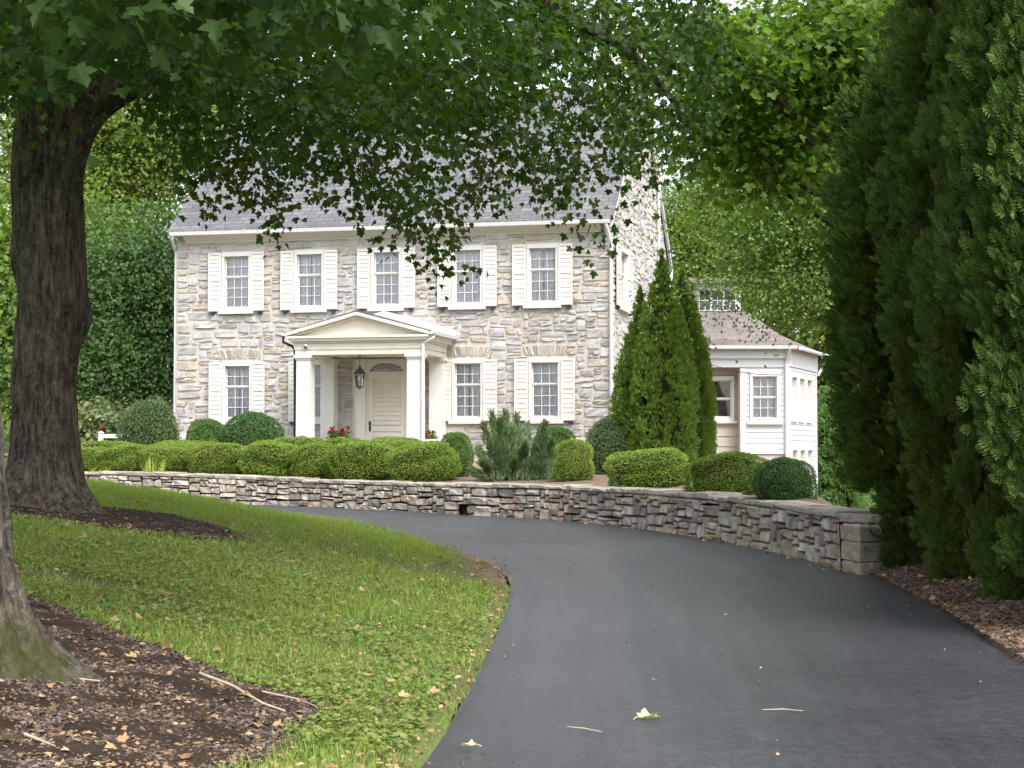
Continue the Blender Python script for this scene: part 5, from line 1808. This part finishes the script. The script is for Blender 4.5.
# ---- near tree at the left edge
NX, NY = -2.96, 8.45
NZ = float(lawn_z(np.array([NX]), np.array([NY]))[0])
near = thing('maple_tree', 'nearest tree at the left edge, lichen grey trunk with a mossy flared root', 'tree', (NX, NY, NZ))
nb = NB()
bark_tube(nb, [(.02, 0, -.25), (0, 0, .4), (-.01, 0, 1.2), (-.07, 0, 2.2), (-.2, 0, 3.4), (-.2, 0, 5.0)], [.47, .43, .41, .40, .38, .34], 150, 300, 7, (.27, 5, .46), .085)
for i, (p, r) in enumerate([([(.05, 0, 3.6), (.8, .3, 4.5), (1.9, .6, 5.1), (3.0, .8, 5.2)], [.2, .14, .09, .03]), ([(0, 0, 4.6), (-.6, .3, 6), (-1, .5, 7.5)], [.26, .18, .05]), ([(0, .1, 4.0), (.4, 1.2, 4.9), (1, 2.4, 5.4)], [.18, .12, .03])]):
    bark_tube(nb, p, r, 16, 30, 20 + i, None, .06)
nb.build('trunk', M['bark_near'], near, smooth=True)
nb = NB(); tw = NB()
rng = np.random.default_rng(55)
nd = [(-200, 60), (0, 75), (40, 100), (85, 112), (120, 60), (200, 40), (240, 70), (300, 55), (330, 70), (380, 40), (430, 0), (520, -60), (900, -200)]
nx_, ny_ = zip(*nd)
n = 260; per = 22
x = rng.uniform(-5.5, .2, n); y = rng.uniform(7.8, 12.5, n)
px = 512 + 1700 * x / y
zl = 1.55 + (448 - np.interp(px, nx_, ny_)) / 1700 * y
z = zl + .22 + rng.random(n) ** 1.4 * 1.6
cc = np.stack([x - NX, y - NY, z - NZ], 1)
loc = rng.normal(size=(n, per, 3)) * np.array([.26, .26, .11])
P = (cc[:, None] + loc).reshape(-1, 3)
o = np.repeat(cc * np.array([1, 1, 0]) * .1, per, axis=0) + loc.reshape(-1, 3)
nb.scatter(ML[0], ML[1], P, leaf_frames(n * per, o, .55), rng.uniform(.075, .135, n * per))
for i in range(0, n, 3):
    c = Vector(cc[i]); h = Vector((c.x * .02, c.y * .02, min(c.z + .7, 4.6)))
    tw.tube([h, h.lerp(c, .6) + Vector((0, 0, .2)), c], [.02, .012, .004], 5)
blob_leaves(nb, [(.3, .6, 6.9, 3.2, 3.0, 1.5), (-1.5, .0, 6.6, 2.5, 2.6, 1.4)], 130, 22, .15, .8, 56)
absorb(nb, tw, 1)
nb.build('crown', [M['leaf_near'], M['bark_twig']], near)


def tree(label, base, blobs, clusters, per, leaf, cs, mat, seed, trunk_r=.22, cat='tree', name='shade_tree', shell=.45, group=None, template=None, flat=.4):
    t = thing(name, label, cat, base, 0, group)
    B = Vector(base)
    bl = [(b[0] - B.x, b[1] - B.y, b[2] - B.z, b[3], b[4], b[5]) for b in blobs]
    nb = NB()
    blob_leaves(nb, bl, clusters, per, leaf, cs, seed, shell=shell, template=template, flat=flat)
    nb.build('crown', mat, t)
    nb = NB()
    cz = max(b[2] for b in bl)
    c0 = bl[0]
    nb.tube([(0, 0, -.4), (0, 0, .5), (c0[0] * .2, c0[1] * .2, cz * .35), (c0[0] * .7, c0[1] * .7, cz * .75), (c0[0], c0[1], cz)], [trunk_r * 1.3, trunk_r, trunk_r * .85, trunk_r * .5, .03], 12)
    for b in bl:
        z0_ = max(b[2] - b[5] * .9, cz * .2) * .8
        f = min(1, z0_ / (cz * .75)) * .7
        nb.tube([(c0[0] * f, c0[1] * f, z0_), (b[0] * .6 + c0[0] * f * .4, b[1] * .6 + c0[1] * f * .4, (z0_ + b[2]) / 2), (b[0], b[1], b[2] + b[5] * .4)], [trunk_r * .5, trunk_r * .3, .03], 8)
    nb.build('trunk', M['bark_plain'], t)
    return t


def blob(px, py, d, rx, ry=None, rz=None):
    p = at(px, py, d)
    s = d / F_PX
    return (p.x, d, p.z, rx * s, (ry or rx) * s, (rz or rx) * s)

RH = rhomb(.15)
# left of the house
tree('dense dark green tree close to the left corner of the house', (at(140, 448, 57).x, 57, .9),
     [blob(140, 330, 57, 62, rz=80), (blob(105, 360, 56, 45, rz=50)), blob(158, 250, 57, 45, rz=55), blob(120, 260, 58, 50, rz=50)], 300, 150, .14, 2.3, M['leaf_bg_dark'], 201, template=RH, flat=.11)
tree('bright yellow green tree behind the maple trunk on the far left', (at(15, 448, 66).x, 66, .9),
     [blob(15, 330, 66, 55, rz=100), blob(60, 240, 68, 70, rz=80), blob(-40, 260, 66, 60, rz=80)], 620, 30, .28, 1.5, M['leaf_bg_light'], 202, template=RH)
tree('tall mid green tree rising between the maple trunk and the roof', (at(115, 448, 72).x, 72, .9),
     [blob(125, 170, 72, 75, rz=70), blob(85, 120, 72, 70, rz=70), blob(190, 120, 73, 60, rz=60), blob(40, 140, 73, 60, rz=70)], 900, 46, .19, 1.6, M['leaf_bg_light'], 203, template=RH, flat=.28)
tree('grey green wispy bush behind the white fence', (at(96, 448, 52).x, 52, .9),
     [blob(92, 425, 52, 24, rz=26), blob(122, 428, 53, 26, rz=20), blob(70, 430, 52, 22, rz=22)], 160, 26, .16, .6, M['leaf_grey'], 204, .06, 'bush', 'bush', template=RH)
# right of the house
tree('bright yellow green tree behind the gable and the cone evergreens', (at(692, 448, 78).x, 78, .2),
     [blob(690, 290, 78, 42, rz=75), blob(700, 220, 79, 45, rz=55), blob(735, 250, 80, 45, rz=60)], 620, 46, .20, 1.5, M['leaf_bg_light'], 205, template=RH, flat=.28)
tree('broad mid green tree overhanging the roof of the white wing', (at(915, 448, 36).x, 36, .0),
     [blob(782, 228, 37, 64, rz=66), blob(815, 275, 36, 60, rz=52), blob(840, 190, 36, 90, rz=100), blob(762, 278, 38, 26, rz=22), blob(775, 130, 37, 80, rz=75), blob(870, 80, 36, 100, rz=90)], 430, 170, .085, 1.45, M['leaf_bg_mid'], 206, template=RH, flat=.11, shell=.5)
# overhanging light maple on the right
GX, GY = 7.6, 23.0
tree('light green maple reaching over the driveway from behind the arborvitae', (GX, GY, -.3),
     [blob(800, 50, 22, 90, 150, 55), blob(735, 70, 21, 45, 100, 40), blob(715, 130, 21.5, 30, 60, 22), blob(800, 165, 22, 34, 60, 22), blob(700, 30, 20.5, 40, 70, 30), blob(765, 185, 23, 30, 60, 16), blob(860, 20, 22, 100, 150, 50), blob(760, 140, 22.5, 60, 100, 45), blob(820, 120, 23, 50, 80, 30), blob(960, -10, 22, 100, 150, 50), blob(1060, -30, 22, 100, 140, 60)], 620, 32, .10, .75, M['leaf_light'], 207, .09, template=ML, shell=.62, flat=.28)
# distant wood closing the view behind everything
for i, (px, d, w, h, mat, lab) in enumerate([(-120, 95, 110, 330, 'leaf_bg_mid', 'tall distant tree at the far left edge behind the trunks'),
                                             (60, 100, 110, 330, 'leaf_bg_mid', 'distant tree behind the yellow green tree on the left'),
                                             (760, 100, 90, 300, 'leaf_bg_light', 'distant pale tree behind the roof of the white wing'),
                                             (880, 95, 90, 340, 'leaf_bg_light', 'distant pale tree behind the dark arborvitae'),
                                             (1000, 90, 90, 420, 'leaf_bg_mid', 'distant tree behind the arborvitae at the right edge')]):
    b = at(px, 448, d)
    s = d / F_PX
    tree(lab, (b.x, d, -.5), [(b.x, d, 1.0 + h * s * .45, w * s, w * s * .8, h * s * .5), (b.x + w * s * .4, d, 1 + h * s * .2, w * s * .8, w * s * .7, h * s * .28)], 420, 26, .42, 2.2, M[mat], 300 + i, .3, template=RH)

# ------------------------------------------------------------------ mulch beds, grass, litter
from math import atan2
MUL1 = np.array([(-2.92, 10.8), (-2.2, 9.85), (-1.53, 9.3), (-.95, 9.0), (-1.0, 8.4), (-1.25, 7.3), (-1.5, 5.8), (-3.5, 5), (-5.5, 7), (-5.5, 10.5), (-4, 11.3)])
def poly_sd(P, x, y):
    """signed distance, positive inside"""
    x = np.asarray(x, float).ravel(); y = np.asarray(y, float).ravel()
    best = np.full(len(x), 1e9); ins = np.zeros(len(x), bool)
    for i in range(len(P)):
        a, b = P[i], P[(i + 1) % len(P)]
        d = b - a
        t = np.clip(((x - a[0]) * d[0] + (y - a[1]) * d[1]) / (d @ d), 0, 1)
        best = np.minimum(best, np.hypot(x - a[0] - t * d[0], y - a[1] - t * d[1]))
        c = ((a[1] > y) != (b[1] > y)) & (x < (b[0] - a[0]) * (y - a[1]) / (b[1] - a[1] + 1e-12) + a[0])
        ins ^= c
    return np.where(ins, best, -best)
def mul1(x, y): return poly_sd(MUL1, x, y) + .28 * (fnoise(np.ravel(x), np.ravel(y), 1.6, 4) - .5)
def mul2(x, y):
    x = np.ravel(x); y = np.ravel(y)
    return 1 - np.hypot((x + 4.6) / 1.95, (y - 17.2) / 1.25) + .35 * (fnoise(x, y, 1.5, 7) - .5)


def drape(name, fn, xr, yr, step, mat, lift):
    xs = np.arange(*xr, step); ys = np.arange(*yr, step)
    X, Y = np.meshgrid(xs, ys)
    f = fn(X, Y).reshape(X.shape)
    Z = lawn_z(X, Y) + np.where(f > 0, lift * np.clip(f / .1, 0.2, 1) + .025 * (vnoise(X, Y, 6) - .3), -.02)
    ok = f > -.05
    idx = np.arange(X.size).reshape(X.shape)
    q = np.stack([idx[:-1, :-1], idx[:-1, 1:], idx[1:, 1:], idx[1:, :-1]], -1)
    keep = ok[:-1, :-1] & ok[:-1, 1:] & ok[1:, 1:] & ok[1:, :-1]
    q = q[keep]
    used, inv = np.unique(q, return_inverse=True)
    V = np.stack([X, Y, Z], -1).reshape(-1, 3)[used]
    me = np_mesh(name, V, inv.ravel(), np.arange(len(q)) * 4)
    tag(link(name, me, mat, smooth=True), kind='structure')
drape('mulch_bed', mul1, (-5.6, -.5), (5.0, 11.6), .06, M['mulch'], .03)
def dirt(x, y):
    x = np.ravel(x); y = np.ravel(y)
    s = edge_dist(x, y)
    return np.where(s < .035, -.2, .42 * np.exp(-((y - 18.9) / 2.6) ** 2) + .03 - s + .3 * (fnoise(x, y, 2.2, 30) - .5))
drape('dirt_patch', dirt, (-3.0, .2), (13.5, 23.5), .045, M['dirt'], .012)
drape('mulch_ring', mul2, (-7.5, -2.2), (15.4, 19.2), .06, M['mulch'], .03)

rng = np.random.default_rng(404)
# sample points on the lawn, denser toward the camera
def lawn_pts(n, ymin, ymax, power, xl):
    u = rng.random(n)
    y = ymin + (ymax - ymin) * u ** power
    e = np.interp(y, el[:, 1], el[:, 0])
    xmin = np.maximum(-.325 * y - .4, -xl)
    x = e + .03 - (e - xmin) * rng.random(n)
    return x, y


def ground_scatter(name, label, x, y, tv, tp, size, mat, Yd, Z, zfn, lift=0.0):
    nb = NB()
    P = np.stack([x, y, zfn(x, y) + lift], 1)
    nb.scatter(tv, tp, P, frames(Yd, Z), size)
    o = nb.build(name, mat)
    tag(o, kind='stuff')
    return o


bx_, by_ = lawn_pts(300000, 6.6, 33.5, 1.35, 14)
m1, m2 = mul1(bx_, by_), mul2(bx_, by_)
s_ = edge_dist(bx_, by_)
den = .25 + .9 * fnoise(bx_, by_, .9, 2)
bare = sstep(.0, .35, s_) * .5 + .5
bare *= 1 - .93 * sstep(.5, .0, np.hypot((bx_ + .40) / .55, (by_ - 18.8) / 2.2) - .6)
bare *= 1 - .7 * sstep(.28, .05, s_ + .25 * (fnoise(bx_, by_, 1.9, 21) - .5))      # worn corner of the drive
bare *= 1 - .8 * sstep(.4, -.2, np.hypot((bx_ + 2.35) / .55, (by_ - 12.2) / .5) - .6)      # bare tan patch
bare *= 1 - .85 * sstep(.49, .66, fnoise(bx_, by_, 1.3, 9))
ok = (m1 < .0) & (m2 < 0.02) & (rng.random(len(bx_)) < den * bare)
bx_, by_ = bx_[ok], by_[ok]
n = len(bx_)
Yd = unit(n) * .55 + np.array([0, 0, 1.0]); Z = unit(n)
hgt = rng.uniform(.035, .085, n) * (1 + .6 * sstep(20, 28, by_))
ground_scatter('grass', '', bx_, by_, [(-.055, 0, 0), (.055, 0, 0), (.04, .55, .06), (-.04, .55, .06), (0, 1, .25)], [(0, 1, 2, 3), (3, 2, 4)], hgt, M['grass'], Yd, Z, lawn_z)

# ground ivy and broad leaved weeds
wx, wy_ = lawn_pts(105000, 6.8, 19, 1.2, 9)
m1, m2 = mul1(wx, wy_), mul2(wx, wy_)
wn = .5 * fnoise(wx, wy_, .9, 5) + .5 * fnoise(wx, wy_, 2.6, 15)
band = sstep(7.2, 8.4, wy_) * sstep(18, 12.5, wy_)
ok = (m1 < -.02) & (m2 < -.05) & (rng.random(len(wx)) < sstep(.44, .64, wn + .07 * band) * (.10 + .62 * band)) & (edge_dist(wx, wy_) > .08)
wx, wy_ = wx[ok], wy_[ok]; n = len(wx)
disc = [(0, 0, 0), (.42, .15, .1), (.55, .55, .12), (.3, .92, .06), (0, .85, 0), (-.3, .92, .06), (-.55, .55, .12), (-.42, .15, .1)]
ground_scatter('ground_ivy', '', wx, wy_, disc, [(0, 1, 2, 3, 4), (0, 4, 5, 6, 7)], rng.uniform(.014, .036, n), M['weed'], unit(n) * np.array([1, 1, .25]), unit(n) * .45 + np.array([0, -.2, 1.0]), lambda x, y: lawn_z(x, y) + rng.uniform(.02, .06, len(x)))

# bark chips
chip = [(-.5, -.16, 0), (.5, -.12, 0), (.42, .16, .05), (-.46, .14, .04), (-.48, -.14, .14), (.46, -.1, .12), (.4, .13, .15), (-.42, .12, .16)]
chip_p = [(4, 5, 6, 7), (0, 1, 5, 4), (1, 2, 6, 5), (2, 3, 7, 6), (3, 0, 4, 7)]
cx = rng.uniform(-5.2, -.6, 110000); cy = rng.uniform(5.6, 11.4, 110000)
ok = (mul1(cx, cy) > -.06 * rng.random(len(cx))) & (cx > -.36 * cy - .3)
cx, cy = cx[ok][:42000], cy[ok][:42000]; n = len(cx)
ground_scatter('bark_chips', '', cx, cy, chip, chip_p, rng.uniform(.015, .06, n), M['chips'], unit(n) * np.array([1, 1, .3]), unit(n) * .5 + np.array([0, 0, 1.0]), lawn_z, .025)
cx = rng.uniform(-7.5, -2.4, 16000); cy = rng.uniform(15.6, 19, 16000)
ok = (mul2(cx, cy) > -.03)
cx, cy = cx[ok], cy[ok]; n = len(cx)
ground_scatter('bark_chips', '', cx, cy, chip, chip_p, rng.uniform(.02, .06, n), M['chips'], unit(n) * np.array([1, 1, .3]), unit(n) * .5 + np.array([0, 0, 1.0]), lawn_z, .025)
sy = rng.uniform(8, 18.6, 16000); sx = np.interp(sy, [8, 9.2, 11.4, 14.6, 18.7], [3.3, 3.34, 3.43, 3.7, 3.9]) + rng.random(16000) ** 1.3 * 1.6 + .0
strip_z = lambda x, y: .01 * y + .03 + .10 * sstep(0, .8, x - np.interp(y, [8, 9.2, 11.4, 14.6, 18.7], [3.3, 3.34, 3.43, 3.7, 3.9]))
n = len(sx)
ground_scatter('bark_chips', '', sx, sy, chip, chip_p, rng.uniform(.015, .06, n), M['chips_light'], unit(n) * np.array([1, 1, .3]), unit(n) * .5 + np.array([0, 0, 1.0]), strip_z)

# dry leaves lying about
def litter(x, y, zfn, size, mat, lift=.02, name='leaf_litter'):
    n = len(x)
    ground_scatter(name, '', x, y, ML[0], ML[1], size, mat, unit(n) * np.array([1, 1, .25]), unit(n) * .5 + np.array([0, 0, .9]), zfn, lift)
lx, ly = lawn_pts(1000, 7, 20, 1.1, 7)
ok = (rng.random(len(lx)) < sstep(.40, .7, fnoise(lx, ly, 1.1, 12))) | (mul1(lx, ly) > 0)
ok &= (mul2(lx, ly) < 0) | (rng.random(len(lx)) < .15)
ok &= (mul1(lx, ly) < 0) | (rng.random(len(lx)) < .4)
lx, ly = lx[ok], ly[ok]
litter(lx, ly, lawn_z, rng.uniform(.025, .065, len(lx)), M['dry_leaf'], .045)
k = 9000
lx, ly = lawn_pts(k, 6.8, 20, 1.15, 7)
ok = (rng.random(k) < .25 + .75 * sstep(.40, .62, fnoise(lx, ly, 1.4, 19))) | (mul1(lx, ly) > 0) | (edge_dist(lx, ly) < .22)
lx, ly = lx[ok], ly[ok]
n = len(lx)
ground_scatter('leaf_litter', '', lx, ly, [(-.3, 0, .1), (-.05, -.5, 0), (.28, -.1, .12), (.12, .5, .05), (-.2, .35, .02)], [(0, 1, 2, 3, 4)], rng.uniform(.015, .05, n), M['dry_leaf'], unit(n) * np.array([1, 1, .3]), unit(n) * .6 + np.array([0, 0, .9]), lawn_z, .035)
k = 210
ly = rng.uniform(9, 18.5, k); lx = np.interp(ly, [8, 9.2, 11.4, 14.6, 18.7], [3.3, 3.34, 3.43, 3.7, 3.9]) + rng.random(k) ** 1.5 * 1.3
litter(lx, ly, strip_z, rng.uniform(.03, .07, k), M['dry_leaf'], .03)
# crumbs on the asphalt
k = 520
ly = rng.uniform(6.5, 30, k)
ll = np.interp(ly, el[:200, 1], el[:200, 0]); rr = np.interp(ly, [8, 14.6, 18.7, 21.1, 23.5, 25.2, 29.9], [3.3, 3.7, 3.85, 3.55, 3.15, 2.8, .85])
f = rng.random(k); f = np.where(rng.random(k) < .5, f, np.where(rng.random(k) < .6, 1 - rng.random(k) ** 2 * .25, rng.random(k) ** 2 * .12))
lx = ll + .03 + (rr - ll - .08) * f
litter(lx, ly, lambda x, y: .01 * y + .006, rng.random(k) ** 2.5 * .022 + .005, M['dry_leaf'], .006, 'leaf_crumbs')
k = 60   # drift at foot of the wall
t = rng.random(k); wlp = catmull(WALL[:8], 400)
q = wlp[(t * 399).astype(int)]
litter(q[:, 0] - .12 - rng.random(k) ** 2 * .3, q[:, 1] - .10 - rng.random(k) * .15, lambda x, y: .01 * y + .004, rng.uniform(.03, .09, k), M['dry_leaf'], .01)

# single leaf and twigs on the drive
def on_drive(px, py):
    d = 8.0
    for _ in range(30): d = (H_CAM - .01 * d) * F_PX / max(1.0, (py - 448)) if True else d
    p = at(px, py, d); return Vector((p.x, d, .01 * d + .004))
def ground_leaf(px, py, size, rz, label):
    p = on_drive(px, py)
    t = thing('fallen_leaf', label, 'leaf', p, rz)
    nb = NB()
    V, Pl = ML
    nb.block([(x * size, (y - .4) * size, z * size + .012 + .25 * x * x * size) for x, y, z in V], Pl); nb.build('blade', M['pale_leaf'], t)
    nb = NB(); nb.tube([(0, -.4 * size, .012), (.01, -.7 * size, .02), (.03, -.95 * size, .008)], .003, 5); nb.build('stalk', M['twig'], t)
ground_leaf(650, 718, .12, -1.2, 'pale green leaf lying alone on the asphalt, bottom centre')
ground_leaf(467, 746, .07, 1.0, 'small pale leaf on the asphalt near the grass edge')
def stick(pts, r, label, mat='twig'):
    nb = NB(); nb.tube(pts, r, 6); o = nb.build('twig', M[mat]); tag(o, label, 'twig')
a = on_drive(567, 727); b = on_drive(602, 732)
stick([a + Vector((0, 0, .008)), a.lerp(b, .5) + Vector((0, 0, .012)), b + Vector((0, 0, .008))], [.004, .005, .003], 'straight pale twig on the asphalt left of the fallen leaf')
a = on_drive(762, 710); b = on_drive(803, 711)
stick([a + Vector((0, 0, .008)), a.lerp(b, .5) + Vector((0, 0, .014)), b + Vector((0, 0, .008))], [.003, .004, .002], 'thin twig on the asphalt right of the fallen leaf')
def on_lawn(px, py):
    lo, hi = 5.0, 30.0
    best, bd = 8.0, 1e9
    for d in np.linspace(5, 14, 300):
        p = at(px, py, d); e = abs(p.z - float(lawn_z(np.array([p.x]), np.array([d]))[0]))
        if e < bd: bd, best = e, d
    p = at(px, py, best); return Vector((p.x, best, p.z + .045))
def lstick(pp, r, label): stick([on_lawn(*q) for q in pp], list(np.linspace(r, r * .5, len(pp))), label)
lstick([(200, 682), (232, 694), (262, 712), (285, 720)], .011, 'longest pale stick lying on the dark mulch')
lstick([(5, 684), (60, 686), (100, 690)], .008, 'thin stick on the mulch at the foot of the near tree')
lstick([(25, 745), (55, 757)], .008, 'short stick on the mulch in the bottom left corner')
lstick([(262, 700), (300, 708), (318, 716)], .005, 'thin twig right of the longest stick on the mulch')

# ------------------------------------------------------------------ light, sky, camera
SUN_EL, SUN_AZ = 54.0, 150.0          # azimuth clockwise from +Y (north): right and slightly behind the camera
w = bpy.data.worlds.new('World')
bpy.context.scene.world = w
w.use_nodes = True
nt = w.node_tree
bg = nt.nodes['Background']
sky = nt.nodes.new('ShaderNodeTexSky')
sky.sky_type = 'NISHITA'
sky.sun_disc = False
sky.sun_elevation = math.radians(SUN_EL)
sky.sun_rotation = math.radians(SUN_AZ)
sky.dust_density = 4.0
sky.air_density = 1.0
sky.ozone_density = 1.0
hs = nt.nodes.new('ShaderNodeHueSaturation')
hs.inputs['Saturation'].default_value = 0.36
nt.links.new(sky.outputs[0], hs.inputs['Color'])
nt.links.new(hs.outputs[0], bg.inputs[0])
bg.inputs[1].default_value = 0.15

sd = bpy.data.lights.new('sun', 'SUN')
sd.energy = 0.92
sd.angle = math.radians(22)
sd.color = (1.0, 0.96, 0.90)
so = bpy.data.objects.new('sun', sd)
C.objects.link(so)
az = math.radians(SUN_AZ); e_ = math.radians(SUN_EL)
dirv = Vector((math.sin(az) * math.cos(e_), math.cos(az) * math.cos(e_), math.sin(e_)))
so.rotation_euler = dirv.to_track_quat('Z', 'Y').to_euler()
so.location = (20, -10, 40)

cd = bpy.data.cameras.new('camera')
cd.sensor_width = 36
cd.lens = F_PX / 1024 * 36
cd.clip_end = 2500
cam = bpy.data.objects.new('camera', cd)
C.objects.link(cam)
cam.location = (0, 0, H_CAM)
cam.rotation_euler = (math.radians(90) + PITCH, 0, 0)
sc = bpy.context.scene
sc.camera = cam
sc.view_settings.view_transform = 'Standard'
sc.view_settings.look = 'None'
sc.view_settings.exposure = 1.42
sc.view_settings.gamma = 1
sc.render.engine = 'CYCLES'
cy = sc.cycles
cy.max_bounces = 7; cy.diffuse_bounces = 4; cy.glossy_bounces = 3; cy.transmission_bounces = 5; cy.transparent_max_bounces = 10
cy.caustics_reflective = False; cy.caustics_refractive = False
